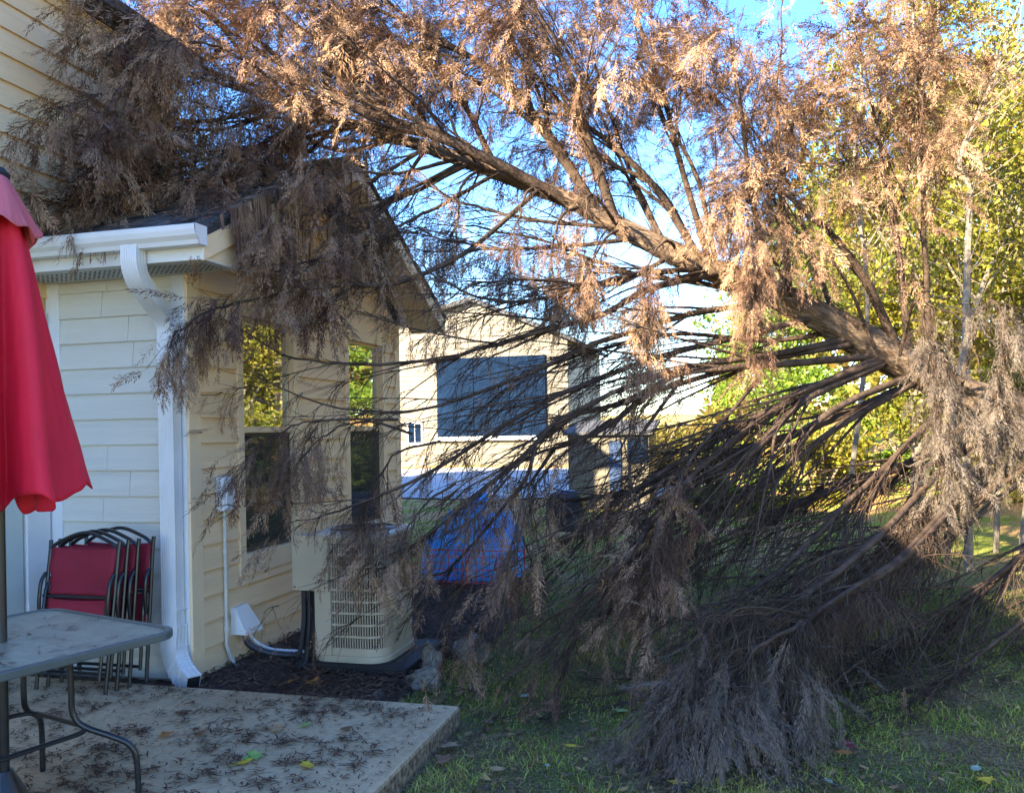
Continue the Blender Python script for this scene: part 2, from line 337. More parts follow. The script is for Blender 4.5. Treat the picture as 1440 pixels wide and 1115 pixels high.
# grass blades
def blades(n, x, y, h, wd, mt, name, lbl, hz):
    z = ground_h(x, y); th = rng.random(n)*2*np.pi; lean = rng.normal(0, .75, (n, 2)); hh = h*(.45+rng.random(n))
    b = np.stack([x, y, z-.004], -1); s = np.stack([np.cos(th), np.sin(th), 0*th], -1)*(wd/2)
    mid = b+np.stack([lean[:, 0]*hh*.35, lean[:, 1]*hh*.35, hh*.6], -1); tip = b+np.stack([lean[:, 0]*hh, lean[:, 1]*hh, hh*hz], -1)
    V = np.stack([b-s, b+s, mid+s*.8, mid-s*.8, tip+s*.15, tip-s*.15], 1).reshape(-1, 3); k = np.arange(n)*6
    Q = np.concatenate([np.stack([k, k+1, k+2, k+3], -1), np.stack([k+3, k+2, k+4, k+5], -1)])
    tag(link(name, nmesh(name, V, Q), mt), lbl, 'grass', kind='stuff')
def lawn_pts(n, green=True):
    u = rng.random(n); d = 2.6*(16/2.6)**(u**1.15) if True else 0
    a = rng.uniform(-.42, .72, n)
    x = d*np.cos(YAW)*0 + (-math.sin(YAW)*d + math.cos(YAW)*a*d); y = math.cos(YAW)*d + math.sin(YAW)*a*d
    k = ~((x < -1.5) & (y < 4.52)) & ~inbed(x, y) & ~((x < -3.4) & (y < 8.6))
    nz = np.sin(x*3.1+1.3*np.sin(y*2.3))*np.sin(y*3.7+1.1*np.sin(x*2.9))+.5*np.sin(x*9+y*7)
    k &= (rng.random(n) < np.clip(.42+.5*nz, .06, 1)) if green else (rng.random(n) < np.clip(.55-.4*nz, .1, 1))
    return x[k], y[k]
x, y = lawn_pts(230000); blades(len(x), x, y, .034, .0048, M['grass'], 'grass', 'short green lawn grass in uneven tufts', .95)
x, y = lawn_pts(190000, False); blades(len(x), x, y, .020, .004, M['thatch'], 'dry_grass', 'dry brown grass blades and thatch lying in the lawn', .35)

# ------------------------------------------------------------ the house
EXT_X, FRONT_Y, BACK_Y = -3.5, 4.86, 8.41
MAIN_X = -4.6; MAIN_Y1 = 6.2
EAVE_Z = 2.72; RIDGE_Y = (FRONT_Y+BACK_Y)/2; PITCH = .5
def rake_z(y): return EAVE_Z+.06+PITCH*(min(y-FRONT_Y, BACK_Y-y))
house = thing('house', 'cream lap sided house with a low gabled extension that the dead tree leans on', 'house', (MAIN_X, FRONT_Y, 0))
def siding(name, plane, coord, a0, a1, z0, z1, e, mt, parent, holes=(), out=1, lim=None):
    b = B(); z = z0
    def P(a, zz, o): return (a, coord+out*o, zz) if plane == 'Y' else (coord+out*o, a, zz)
    while z < z1-1e-4:
        zt = min(z+e, z1); jn = [a0+rnd.uniform(.3, a1-a0-.3)] if a1-a0 > .8 and rnd.random() < .45 else []
        cuts = sorted({a0, a1} | set(jn) | {h[k] for h in holes for k in (0, 1) if a0 < h[k] < a1})
        for s0, s1 in zip(cuts[:-1], cuts[1:]):
            mids = (s0+s1)/2; iv = [(z, zt)]
            for h in holes:
                if h[0] < mids < h[1]:
                    nv = []
                    for (p, q) in iv:
                        if h[3] <= p or h[2] >= q: nv.append((p, q)); continue
                        if h[2] > p: nv.append((p, h[2]))
                        if h[3] < q: nv.append((h[3], q))
                    iv = nv
            for (p, q) in iv:
                if q-p < .004: continue
                th = lambda zz: .003+.019*(1-(zz-z)/e)
                L0, R_0, L1, R_1 = s0+(.0015 if s0 in jn else 0), s1-(.0015 if s1 in jn else 0), s0+(.0015 if s0 in jn else 0), s1-(.0015 if s1 in jn else 0)
                if lim:
                    l0, r0 = lim(p); l1, r1 = lim(q); L0, R_0, L1, R_1 = max(s0, l0), min(s1, r0), max(s0, l1), min(s1, r1)
                    if R_0-L0 < .01: continue
                    if R_1 < L1: L1 = R_1 = (L1+R_1)/2
                o0, o1 = th(p), th(q)
                b.add([P(L0, p, -.01), P(R_0, p, -.01), P(R_0, p, o0), P(L0, p, o0), P(L1, q, -.01), P(R_1, q, -.01), P(R_1, q, o1), P(L1, q, o1)],
                      [(0, 1, 2, 3), (4, 7, 6, 5), (3, 2, 6, 7), (0, 3, 7, 4), (1, 5, 6, 2)])
        z = zt
    return b.build(name, mt, parent)
W1 = (5.40, 6.28, .70, 2.58); W2 = (7.135, 8.045, .70, 2.58)   # rough openings on the side wall
DOOR = (-6.2, -4.70, .15, 2.35)
E_ = .172
siding('front_siding', 'Y', FRONT_Y, -4.49, -3.60, .045, 2.70, E_, M['siding_front'], house, out=-1)
def gl(z):
    d = max(0, (z-EAVE_Z-.04)/PITCH); return FRONT_Y+d, BACK_Y-d
siding('gable_siding', 'X', EXT_X, 4.97, BACK_Y-.1, .045, 3.62, E_, M['siding'], house, (W1, W2), 1, gl)
siding('upper_siding', 'X', MAIN_X, -3.0, MAIN_Y1-.1, 2.6, 4.76, E_, M['siding'], house, (), 1)
# backing walls with real thickness
b = B(); b.box((-9.5, FRONT_Y+.012, .0), (EXT_X-.012, FRONT_Y+.12, EAVE_Z+.05))
b.box((-9.5, BACK_Y-.12, 0), (EXT_X-.012, BACK_Y-.012, EAVE_Z+.05))
ys_ = [FRONT_Y+.12, W1[0], W1[1], W2[0], W2[1], BACK_Y-.12]
for k in (0, 2, 4): b.box((EXT_X-.12, ys_[k], 0), (EXT_X-.012, ys_[k+1], EAVE_Z+.03))
for wv in (W1, W2):
    b.box((EXT_X-.12, wv[0]+.001, 0), (EXT_X-.012, wv[1]-.001, wv[2])); b.box((EXT_X-.12, wv[0]+.001, wv[3]), (EXT_X-.012, wv[1]-.001, EAVE_Z+.03))
b.prism([(EXT_X-.12, FRONT_Y+.02, EAVE_Z+.051), (EXT_X-.12, BACK_Y-.02, EAVE_Z+.051), (EXT_X-.12, RIDGE_Y, EAVE_Z+.02+PITCH*(RIDGE_Y-FRONT_Y))], (.108, 0, 0))
b.build('extension_wall', M['trim'], house)
b = B(); b.box((-9.9, -6.0, 0.02), (MAIN_X-.012, MAIN_Y1, 4.8)); b.build('main_wall', M['siding'], house)
b = B(); b.box((-9.5, FRONT_Y+.13, 0.0), (EXT_X-.13, BACK_Y-.13, .05)); b.build('interior_floor', M['board'], house)
b = B(); b.box((-6.7, FRONT_Y+.13, 0.06), (-6.6, BACK_Y-.13, 2.6)); b.build('interior_wall', M['soffit'], house)
# foundation strip
b = B(); b.box((-4.6, FRONT_Y-.004, 0), (EXT_X+.004, FRONT_Y+.010, .044)); b.box((EXT_X-.01, FRONT_Y+.012, 0), (EXT_X+.004, BACK_Y, .044)); b.build('foundation', M['conc_edge'], house)
# corner boards
b = B(); b.box((-3.598, FRONT_Y-.022, .03), (EXT_X-.001, FRONT_Y+.011, 2.70)); b.build('corner_board', M['white'], house, bevel=.003)
b = B(); b.box((EXT_X, FRONT_Y-.022, .03), (EXT_X+.022, FRONT_Y+.108, 2.74)); b.build('corner_board', M['trim'], house, bevel=.003)
b = B(); b.box((EXT_X, BACK_Y-.10, .03), (EXT_X+.022, BACK_Y+.02, 2.74)); b.build('corner_board', M['trim'], house, bevel=.003)
b = B(); b.box((MAIN_X, MAIN_Y1-.10, 3.6), (MAIN_X+.022, MAIN_Y1+.02, 4.76)); b.build('corner_board', M['trim'], house, bevel=.003)
b = B(); b.box((-4.598, FRONT_Y-.024, .03), (-4.49, FRONT_Y+.011, 2.70)); b.build('corner_board', M['white'], house, bevel=.003)
# side door jamb and panel that closes the inner corner (main wall face, below the extension roof)
b = B(); b.box((MAIN_X-.01, 4.62, .16), (MAIN_X+.03, 4.82, 2.5)); b.build('door_casing', M['white'], house, bevel=.004)
dr = B(); dr.box((MAIN_X-.01, 3.55, .18), (MAIN_X+.016, 4.60, 2.4)); dr = dr.build('door', M['door'], house, bevel=.004)
b = B(); b.tube([(MAIN_X+.016, 3.65, 1.1), (MAIN_X+.06, 3.65, 1.1), (MAIN_X+.06, 3.77, 1.1)], .011, 8); b.build('handle', M['black_metal'], dr, smooth=True)
b = B(); b.box((MAIN_X-.01, 3.40, .10), (MAIN_X+.10, 4.84, .155)); b.build('threshold', M['white_dirty'], house, bevel=.004)
# windows
def window(wv):
    y0, y1, z0, z1 = wv; x = EXT_X; fr = B()
    c = .085  # casing
    fr.box((x-.03, y0-.0, z0-.08), (x+.026, y0+.075, z1+.085)); fr.box((x-.03, y1-.075, z0-.08), (x+.026, y1, z1+.085))
    fr.box((x-.03, y0+.0755, z1-.075), (x+.0262, y1-.0755, z1+.085)); fr.box((x-.03, y0+.0755, z0-.08), (x+.0262, y1-.0755, z0+.075))
    wo = fr.build('window', M['trim'], house, bevel=.004)
    zm = 1.676; sa = B(); gx = x-.035
    a0, a1, b0, b1 = y0+.076, y1-.076, z0+.076, z1-.076
    for (p, q, dx) in ((b0, zm-.018, -.02), (zm+.0, b1, 0)):
        for (u, v_, r, s_) in ((a0, a0+.022, p, q), (a1-.022, a1, p, q), (a0+.0225, a1-.0225, p, p+.026), (a0+.0225, a1-.0225, q-.026, q)):
            sa.box((gx+dx-.012, u, r), (gx+dx+.012, v_, s_))
    sa.box((gx-.012, a0+.0226, zm-.019), (gx+.02, a1-.0226, zm+.001))
    sa.build('sash', M['trim'], wo, bevel=.002)
    for (p, q, dx) in ((b0+.027, zm-.046, -.02), (zm+.027, b1-.027, 0)):
        g = B(); g.box((gx+dx-.003, a0+.023, p), (gx+dx+.003, a1-.023, q)); g.build('pane', M['pane_low' if dx else 'pane'], wo)
    sc = B(); sc.box((gx+.004, a0+.002, b0+.002), (gx+.008, a1-.002, zm-.020)); sc.build('insect_screen', M['mesh_screen'], wo)
    mu = B()
    for k in (1, 2, 3): yy = a0+(a1-a0)*k/4; mu.box((gx-.010, yy-.005, zm+.027), (gx-.005, yy+.005, b1-.027)); mu.box((gx-.030, yy-.005, b0+.027), (gx-.025, yy+.005, zm-.047))
    mu.box((gx-.0105, a0+.023, 2.06), (gx-.0048, a1-.023, 2.07)); mu.box((gx-.0305, a0+.023, 1.2), (gx-.0248, a1-.023, 1.21))
    mu.build('muntin', M['blind'], wo)
    bl = B(); zz = b0+.03
    while zz < b1-.03: bl.add([(gx-.06, a0+.01, zz), (gx-.06, a1-.01, zz), (gx-.075, a1-.01, zz+.022), (gx-.075, a0+.01, zz+.022)], [(0, 1, 2, 3)]); zz += .03
    bl.build('blind', M['blind'], wo, recalc=False)
window(W1); window(W2)
# extension roof: shingled gable, rake boards, soffit, fascia
RX0, RX1 = MAIN_X+.004, -3.09
def rz(y): return 2.885+PITCH*(y-4.45) if y <= RIDGE_Y else 2.885+PITCH*(2*RIDGE_Y-4.45-y)
ro = B(); YB = 2*RIDGE_Y-4.45
ro.prism([(RX0, 4.45, rz(4.45)-.02), (RX0, RIDGE_Y, rz(RIDGE_Y)-.02), (RX0, YB, rz(YB)-.02), (RX0, YB, rz(YB)-.06), (RX0, RIDGE_Y, rz(RIDGE_Y)-.06), (RX0, 4.45, rz(4.45)-.06)], (RX1-RX0, 0, 0))
rf = ro.build('roof', M['shingle'], house)
sh = B()
nrow = 17
for side in (0, 1):
    for k in range(nrow):
        ya = 4.43+k*(RIDGE_Y-4.43)/nrow; yb = ya+(RIDGE_Y-4.43)/nrow+.01; x = RX0+(-.1 if k % 2 else -.22)
        while x < RX1:
            x2 = x+rnd.uniform(.14, .3); xa, xb = max(x, RX0+.002), min(x2, RX1+.012); x = x2
            if xb-xa < .02: continue
            t = rnd.uniform(.006, .012); f = (lambda v: v) if side == 0 else (lambda v: 2*RIDGE_Y-v)
            za, zb = rz(ya)+t, rz(min(yb, RIDGE_Y))+.002
            vs = [(xa, f(ya), za-.024), (xb-.004, f(ya), za-.024), (xb-.004, f(yb), zb-.024), (xa, f(yb), zb-.024), (xa, f(ya), za), (xb-.004, f(ya), za), (xb-.004, f(yb), zb), (xa, f(yb), zb)]
            sh.add(vs, [(0, 3, 2, 1), (4, 5, 6, 7), (0, 1, 5, 4), (1, 2, 6, 5), (2, 3, 7, 6), (3, 0, 4, 7)])
sh.build('shingles', M['shingle_edge'], rf)
rk = B()
for side in (0, 1):
    f = (lambda v: v) if side == 0 else (lambda v: 2*RIDGE_Y-v)
    rk.prism([(RX1-.02, f(4.47), rz(4.47)-.20), (RX1-.02, f(4.47), rz(4.47)-.062), (RX1-.02, RIDGE_Y, rz(RIDGE_Y)-.062), (RX1-.02, RIDGE_Y, rz(RIDGE_Y)-.20)], (.02, 0, 0))
    rk.prism([(EXT_X+.03, f(4.5), rz(4.5)-.20), (EXT_X+.03, f(4.5), rz(4.5)-.185), (EXT_X+.03, RIDGE_Y, rz(RIDGE_Y)-.185), (EXT_X+.03, RIDGE_Y, rz(RIDGE_Y)-.20)], (RX1-.021-EXT_X-.03, 0, 0))
rk.build('rake_board', M['trim'], house)
b = B(); b.box((MAIN_X+.003, 4.465, 2.70), (RX1-.0005, 4.485, 2.86)); b.build('fascia', M['white'], house, bevel=.003)
b = B(); x = MAIN_X+.005
while x < RX1-.03:
    b.box((x, 4.486, 2.700), (min(x+.298, RX1-.003), FRONT_Y-.024, 2.708)); x += .30
so_ = b.build('soffit', M['soffit'], house)
b = B(); b.prism([(EXT_X+.031, 4.487, 2.7085), (EXT_X+.031, 4.837, 2.7085), (EXT_X+.031, 4.837, 2.868)], (RX1-.022-EXT_X-.031, 0, 0)); b.build('cornice_return', M['trim'], house)
hb = B()
for ix in range(38):
    for iy in range(6): hb.box((MAIN_X+.05+ix*.037, 4.56+iy*.04, 2.6975), (MAIN_X+.065+ix*.037, 4.572+iy*.04, 2.6995))
hb.build('vent_slots', M['black_plastic'], so_)
b = B(); b.prism([(-10.2, -6.3, 4.85), (-7.3, -6.3, 5.7), (MAIN_X+.25, -6.3, 4.85), (MAIN_X+.25, -6.3, 4.77), (-10.2, -6.3, 4.77)], (0, MAIN_Y1+6.45, 0)); b.build('main_roof', M['shingle'], house)
# gutter (K profile, sloped to the downspout)
def gutter():
    prof = [(4.462, 2.89), (4.462, 2.775), (4.385, 2.775), (4.375, 2.80), (4.352, 2.825), (4.343, 2.855), (4.343, 2.885), (4.352, 2.89), (4.352, 2.882), (4.35, 2.86), (4.358, 2.83), (4.382, 2.806), (4.39, 2.783), (4.454, 2.783), (4.454, 2.89)]
    b = B(); b.prism([(MAIN_X+.03, p[0], p[1]) for p in prof], (-3.06-MAIN_X-.03, 0, 0))
    for x in (MAIN_X+.032, -3.064): b.prism([(x, p[0], p[1]) for p in prof[:8]], (.004, 0, 0))
    for k in range(4): x = MAIN_X+.25+k*.38; b.box((x, 4.353, 2.874), (x+.02, 4.455, 2.880))
    return b.build('gutter', M['white'], house)
gutter()
def sqtube(b, pts, hw, hd, cend=None):
    """rectangular corrugated downspout swept along pts (mostly in the YZ / XZ plane)"""
    pts = [Vector(p) for p in pts]; prof = []
    for (sx, sy, ex, ey, k) in ((-1, -1, 1, -1, 7), (1, -1, 1, 1, 3), (1, 1, -1, 1, 3), (-1, 1, -1, -1, 3)):
        for j in range(2*k):
            t = j/(2*k); x = sx+(ex-sx)*t; y = sy+(ey-sy)*t; d = -.05 if (j % 2) else 0
            prof.append((x*hw*(1+(d if sx == ex else 0)), y*hd*(1+(d if sy == ey else 0))))
    m = len(prof); vs = []
    for i, p in enumerate(pts):
        t = (pts[min(i+1, len(pts)-1)]-pts[max(i-1, 0)]).normalized(); a = Vector((1, 0, 0)); a = (a-t*a.dot(t)).normalized(); c = t.cross(a)
        if cend: c = (Vector((0, -1, 0)).lerp(-Vector(cend), i/(len(pts)-1))).normalized(); c = (c-t*c.dot(t)).normalized(); a = c.cross(t)
        vs += [p+a*q[0]+c*(-q[1]) for q in prof]
    fs = [(i*m+k, i*m+(k+1) % m, (i+1)*m+(k+1) % m, (i+1)*m+k) for i in range(len(pts)-1) for k in range(m)]
    fs += [tuple((len(pts)-1)*m+k for k in range(m)), tuple(range(m))]
    b.add(vs, fs)
dsx0, dsx1 = -3.54, -3.585
def elbow(pts, n):
    P = catmull(pts, n); out = []
    for i, p in enumerate(P): out.append(Vector(p))
    return out
b = B(); yw = FRONT_Y-.075
sqtube(b, elbow([(dsx0, 4.41, 2.80), (dsx0, 4.41, 2.70), (dsx0-.005, 4.45, 2.61), (dsx0-.02, 4.57, 2.52), (dsx1, 4.70, 2.45), (dsx1, yw, 2.36), (dsx1, yw, 2.2)], 40), .058, .042)
sqtube(b, [(dsx1, yw-.001, 2.28), (dsx1, yw-.001, .38)], .056, .040)
ds = b.build('downspout', M['white'], house)
b = B()
CE = Vector((.50, .866, 0))
el = elbow([(dsx1, yw-.002, .42), (dsx1, yw-.002, .29), (dsx1+.02, yw-.012, .21), (dsx1+.10, yw-.055, .13), (dsx1+.23, yw-.13, .075)], 26)
sqtube(b, el, .068, .048, CE)
def efr(i):
    t = (el[min(i+1, 25)]-el[i-1]).normalized(); c = (Vector((0, -1, 0)).lerp(-CE, i/25)).normalized(); c = (c-t*c.dot(t)).normalized(); return t, c.cross(t), c
for i in range(7, 22, 2):
    t, a, c = efr(i); b.obox(el[i], a*.072, c*.052, t*.0035)
b.build('outlet_elbow', M['white'], ds)
t, a, c = efr(25)
b = B(); b.obox(el[-1]+t*.002, a*.060, c*.040, t*.002); b.build('outlet_opening', M['black_plastic'], ds)
for z in (1.9, .52): b = B(); b.obox((dsx1, yw+.01, z), (.063, 0, 0), (0, .052, 0), (0, 0, .006)); b.build('strap', M['white'], ds)

# electric disconnect box with conduit
box = thing('junction_box', 'small white weatherproof outlet box with conduit on the cream wall beside the window', 'junction box', (EXT_X, 5.17, 1.1))
b = B(); b.box((EXT_X+.018, 5.12, 1.12), (EXT_X+.085, 5.24, 1.36)); bo = b.build('body', M['white'], box, bevel=.008)
b = B(); b.box((EXT_X+.086, 5.13, 1.13), (EXT_X+.098, 5.23, 1.34)); b.build('lid', M['white'], box, bevel=.004)
b = B()
for z in (1.23, 1.27, 1.31): b.box((EXT_X+.0985, 5.165, z), (EXT_X+.101, 5.2, z+.006))
b.build('label_plate', M['cover'], box)
b = B(); b.tube([(EXT_X+.045, 5.18, 1.12), (EXT_X+.045, 5.18, .30), (EXT_X+.045, 5.175, .20), (EXT_X+.06, 5.20, .10), (EXT_X+.10, 5.25, .015)], .014, 10); b.build('conduit', M['pvc'], box, smooth=True)
b = B()
for z in (1.10, .86, .32): b = B(); b.tube([(EXT_X+.045, 5.18, z), (EXT_X+.045, 5.18, z-.035)], .019, 10); b.build('coupling', M['pvc'], box, smooth=True)

# lineset hood with pipes
hood = thing('line_cover', 'white hood on the wall base where the cooling lines leave the house', 'line cover', (EXT_X+.02, 5.40, .3))
b = B(); y0, y1 = 5.27, 5.50
b.add([(EXT_X+.017, y0, .43), (EXT_X+.017, y1-.05, .43), (EXT_X+.14, y1, .24), (EXT_X+.14, y0+.01, .24), (EXT_X+.017, y0, .24), (EXT_X+.017, y1, .24), (EXT_X+.05, y0+.005, .43), (EXT_X+.05, y1-.06, .43)],
      [(0, 1, 7, 6), (6, 7, 2, 3), (0, 6, 3, 4), (1, 5, 2, 7), (4, 3, 2, 5), (0, 4, 5, 1)])
b.build('hood', M['white'], hood, bevel=.003)
b = B(); b.tube(catmull([(EXT_X+.08, 5.33, .26), (EXT_X+.12, 5.34, .16), (EXT_X+.25, 5.40, .09), (EXT_X+.48, 5.46, .065), (-2.80, 5.42, .07), (-2.72, 5.40, .10)], 30), .024, 8); b.build('insulated_line', M['cover'], hood, smooth=True)
b = B(); b.tube(catmull([(EXT_X+.08, 5.38, .26), (EXT_X+.13, 5.40, .17), (EXT_X+.22, 5.47, .10), (EXT_X+.42, 5.54, .075), (-2.83, 5.50, .07), (-2.72, 5.48, .09)], 30), .012, 8); b.build('liquid_line', M['white'], hood, smooth=True)

# ------------------------------------------------------------ air conditioner
ac = thing('air_conditioner', 'beige louvred condenser unit standing by the house wall under drooping dead branches', 'air conditioner', (-2.45, 5.65, .05))
AX0, AX1, AY0, AY1 = -2.86, -2.31, 5.25, 5.86; AZ0, AZ1 = .10, .95
def rrect(x0, x1, y0, y1, r, n=8):
    pts = []
    for (cx, cy, a) in ((x1-r, y0+r, -90), (x1-r, y1-r, 0), (x0+r, y1-r, 90), (x0+r, y0+r, 180)):
        for k in range(n+1): t = rad(a+90*k/n); pts.append((cx+r*math.cos(t), cy+r*math.sin(t)))
    return pts
def ring(b, outer, inner, z0, z1):
    n = len(outer); vs = [(p[0], p[1], z0) for p in outer]+[(p[0], p[1], z1) for p in outer]+[(p[0], p[1], z0) for p in inner]+[(p[0], p[1], z1) for p in inner]
    fs = []
    for i in range(n):
        j = (i+1) % n; fs += [(i, j, n+j, n+i), (2*n+i, 3*n+i, 3*n+j, 2*n+j), (n+i, n+j, 3*n+j, 3*n+i), (i, 2*n+i, 2*n+j, j)]
    b.add(vs, fs)
def slabp(b, outline, z0, z1): b.prism([(p[0], p[1], z0) for p in outline], (0, 0, z1-z0))
r_ = .14
b = B(); slabp(b, rrect(AX0+.03, AX1-.03, AY0+.03, AY1-.03, r_-.03), AZ0+.03, AZ1-.03); b.build('condenser_coil', M['ac_fin'], ac)
out_ = rrect(AX0, AX1, AY0, AY1, r_, 14)
b = B(); ring(b, out_, rrect(AX0+.012, AX1-.012, AY0+.012, AY1-.012, r_-.012, 14), AZ0+.045, AZ0+.095)
nr = 9; zg0, zg1 = AZ0+.095, AZ1-.05
for k in range(1, nr): z = zg0+(zg1-zg0)*k/nr; ring(b, out_, rrect(AX0+.012, AX1-.012, AY0+.012, AY1-.012, r_-.012, 14), z-.007, z+.007)
ring(b, out_, rrect(AX0+.012, AX1-.012, AY0+.012, AY1-.012, r_-.012, 14), AZ1-.05, AZ1-.022)
# vertical louvre wires along the perimeter
per = rrect(AX0+.004, AX1-.004, AY0+.004, AY1-.004, r_-.004, 60); acc = 0; last = per[0]
for p in per+[per[0]]:
    dx, dy = p[0]-last[0], p[1]-last[1]; L_ = math.hypot(dx, dy); k = 0
    if L_ == 0: continue
    s = (.0185-acc) % .0185
    while s < L_:
        q = (last[0]+dx*s/L_, last[1]+dy*s/L_); nxm, nym = dy/L_, -dx/L_
        c = Vector((q[0]-nxm*.006, q[1]-nym*.006, (zg0+zg1)/2)); b.obox(c, (dx/L_*.0035, dy/L_*.0035, 0), (nxm*.0055, nym*.0055, 0), (0, 0, (zg1-zg0)/2)); s += .0185
    acc = (acc+L_) % .0185; last = p
b.build('louvred_guard', M['ac'], ac)
b = B(); slabp(b, rrect(AX0-.012, AX1+.012, AY0-.012, AY1+.012, r_+.012, 12), AZ0-.0, AZ0+.044); b.build('base_pan', M['ac'], ac, bevel=.004)
b = B(); o_ = rrect(AX0-.014, AX1+.014, AY0-.014, AY1+.014, r_+.014, 12); slabp(b, o_, AZ1-.022, AZ1+.018); b.build('top_cover', M['ac_top'], ac, bevel=.012)
b = B()
cx, cy = (AX0+AX1)/2, (AY0+AY1)/2
for k in range(9):
    rr = .045+.023*k; b.tube([(cx+rr*math.cos(t), cy+rr*math.sin(t), AZ1+.026) for t in np.linspace(0, 2*math.pi, 25)[:-1]], .0035, 5, closed=True)
for k in range(8): t = k*math.pi/4; b.tube([(cx, cy, AZ1+.03), (cx+.24*math.cos(t), cy+.24*math.sin(t), AZ1+.024)], .004, 5)
b.build('fan_guard', M['black_metal'], ac)
b = B(); b.box((-2.965, AY0-.035, .58), (-2.70, AY0+.14, .955)); el_ = b.build('electric_panel', M['ac'], ac, bevel=.006)
b = B()
for (x, z) in ((-2.72, .605), (-2.72, .93), (-2.945, .605)): b.tube([(x, AY0-.036, z), (x, AY0-.041, z)], .006, 8)
b.build('screw', M['black_metal'], el_)
b = B(); b.box((-2.81, AY0-.018, AZ0+.045), (-2.69, AY0+.10, .5795)); b.build('corner_post', M['ac'], ac, bevel=.004)
b = B(); b.box((-2.92, AY0+.03, AZ0+.02), (-2.812, AY0+.14, .5795)); b.build('service_recess', M['ac_fin'], ac)
b = B(); b.tube(catmull([(-2.90, AY0-.0, .58), (-2.895, AY0-.01, .40), (-2.91, AY0-.02, .22), (-2.94, AY0-.03, .12), (-3.0, AY0+.02, .065)], 24), .016, 8)
b.tube(catmull([(-2.86, AY0-.0, .58), (-2.85, AY0-.02, .40), (-2.86, AY0-.03, .22), (-2.87, AY0-.04, .10), (-2.92, AY0-.05, .06)], 24), .012, 8); b.build('whip', M['cover'], ac, smooth=True)
b = B(); b.box((-2.95, 5.20, .04), (-2.14, 5.98, .098)); b.build('pad', M['black_plastic'], ac, bevel=.012)

# rocks
def rock(name, c, s, lab, seed):
    bm = bmesh.new(); bmesh.ops.create_icosphere(bm, subdivisions=4, radius=1); r = random.Random(seed)
    from mathutils import noise as mn
    o = Vector((seed*3.1, 0, 0))
    for v in bm.verts:
        p = v.co.copy(); d = .8+.42*mn.noise(p*1.1+o)-.34*abs(mn.noise(p*2.3+o))+.12*mn.noise(p*6+o)+.05*mn.noise(p*14+o)
        q = p*d; q.z = max(q.z, -.55); v.co = Vector((q.x*s[0], q.y*s[1], (q.z+.5)*s[2]))
    me = bpy.data.meshes.new(name); bm.to_mesh(me); bm.free(); ob = link(name, me, M['rock'], smooth=True); ob.location = c; ob.rotation_euler = (0, 0, r.random()*3)
    tag(ob, lab, 'rock', 'pale rocks at the edge of the mulch')
rock('rock', (-1.98, 5.12, .0), (.15, .10, .11), 'pale pitted rock lying nearest the lawn in front of the other stones', 2)
rock('rock', (-2.03, 5.38, .0), (.11, .09, .17), 'upright pointed pale stone right of the black condenser pad', 5)
rock('rock', (-1.88, 5.75, .0), (.17, .12, .14), 'tan rock at the back, half under hanging brown foliage', 8)
rock('rock', (-2.18, 4.86, -.01), (.08, .05, .05), 'small low broken stone beside the back edge of the patio', 11)

# ------------------------------------------------------------ patio table
TC = Vector((-2.878, 2.775, PZ)); TA = rad(-16.5)
table = thing('patio_table', 'square frosted glass patio table with black curved tube legs and an umbrella', 'table', TC)
RT = Matrix.Rotation(TA, 3, 'Z')
def tp(x, y, z): return TC+RT@Vector((x, y, 0))+Vector((0, 0, z))
def rr2(h, r, n=8): return [tp(p[0], p[1], 0) for p in rrect(-h, h, -h, h, r, n)]
HT = .485
o1 = rr2(HT-.022, .085); b = B(); b.prism([(p[0], p[1], PZ+.707) for p in o1], (0, 0, .006)); b.build('glass_top', M['tglass'], table)
b = B(); n_ = 10; oo, ii = rr2(HT, .105), rr2(HT-.028, .082); m_ = len(oo)
ring(b, [(p[0], p[1]) for p in oo], [(p[0], p[1]) for p in ii], PZ+.685, PZ+.7195); b.build('rim', mat('grey_green_rim', (.07, .085, .085), .35, var=.15), table, bevel=.006)
for (sx, sy) in ((1, 1), (1, -1), (-1, 1), (-1, -1)):
    b = B(); P = [(.24, .70), (.245, .50), (.25, .40), (.29, .345), (.40, .29), (.46, .25), (.485, .18), (.49, .004)]
    b.tube([tp(sx*r*.72, sy*r*.72, z) for r, z in [tuple(q) for q in catmull([(r, z, 0) for r, z in P], 40)[:, :2]]], .0125, 10); b.build('leg', M['black_metal'], table, smooth=True)
b = B(); b.tube([tp(p[0], p[1], .33) for p in rrect(-.235, .235, -.235, .235, .08, 6)], .010, 8, closed=True)
for a_ in (0, 90): c_, s_ = math.cos(rad(a_)), math.sin(rad(a_)); b.tube([tp(-HT*.95*c_, -HT*.95*s_, .675), tp(HT*.95*c_, HT*.95*s_, .675)], .011, 8)
b.build('brace', M['black_metal'], table, smooth=True)
# litter on the table
n = 60; lx = rng.uniform(-.42, .44, n); ly = rng.uniform(-.44, .44, n); K = 5
px_ = np.repeat(lx, K)+rng.normal(0, .03, n*K); py_ = np.repeat(ly, K)+rng.normal(0, .02, n*K)
k = (abs(px_) < .46) & (abs(py_) < .46); P = np.array([tuple(tp(a, b_, .716)) for a, b_ in zip(px_[k], py_[k])]); V, Q = flakes(len(P), P, .03, .005, 1, .2, 3)
V[:, 2] = np.maximum(V[:, 2], PZ+.7135)
tag(link('table_litter', nmesh('table_litter', V, Q), M['litter']), 'brown scale leaf bits scattered on the glass table top', 'leaf litter', kind='stuff')

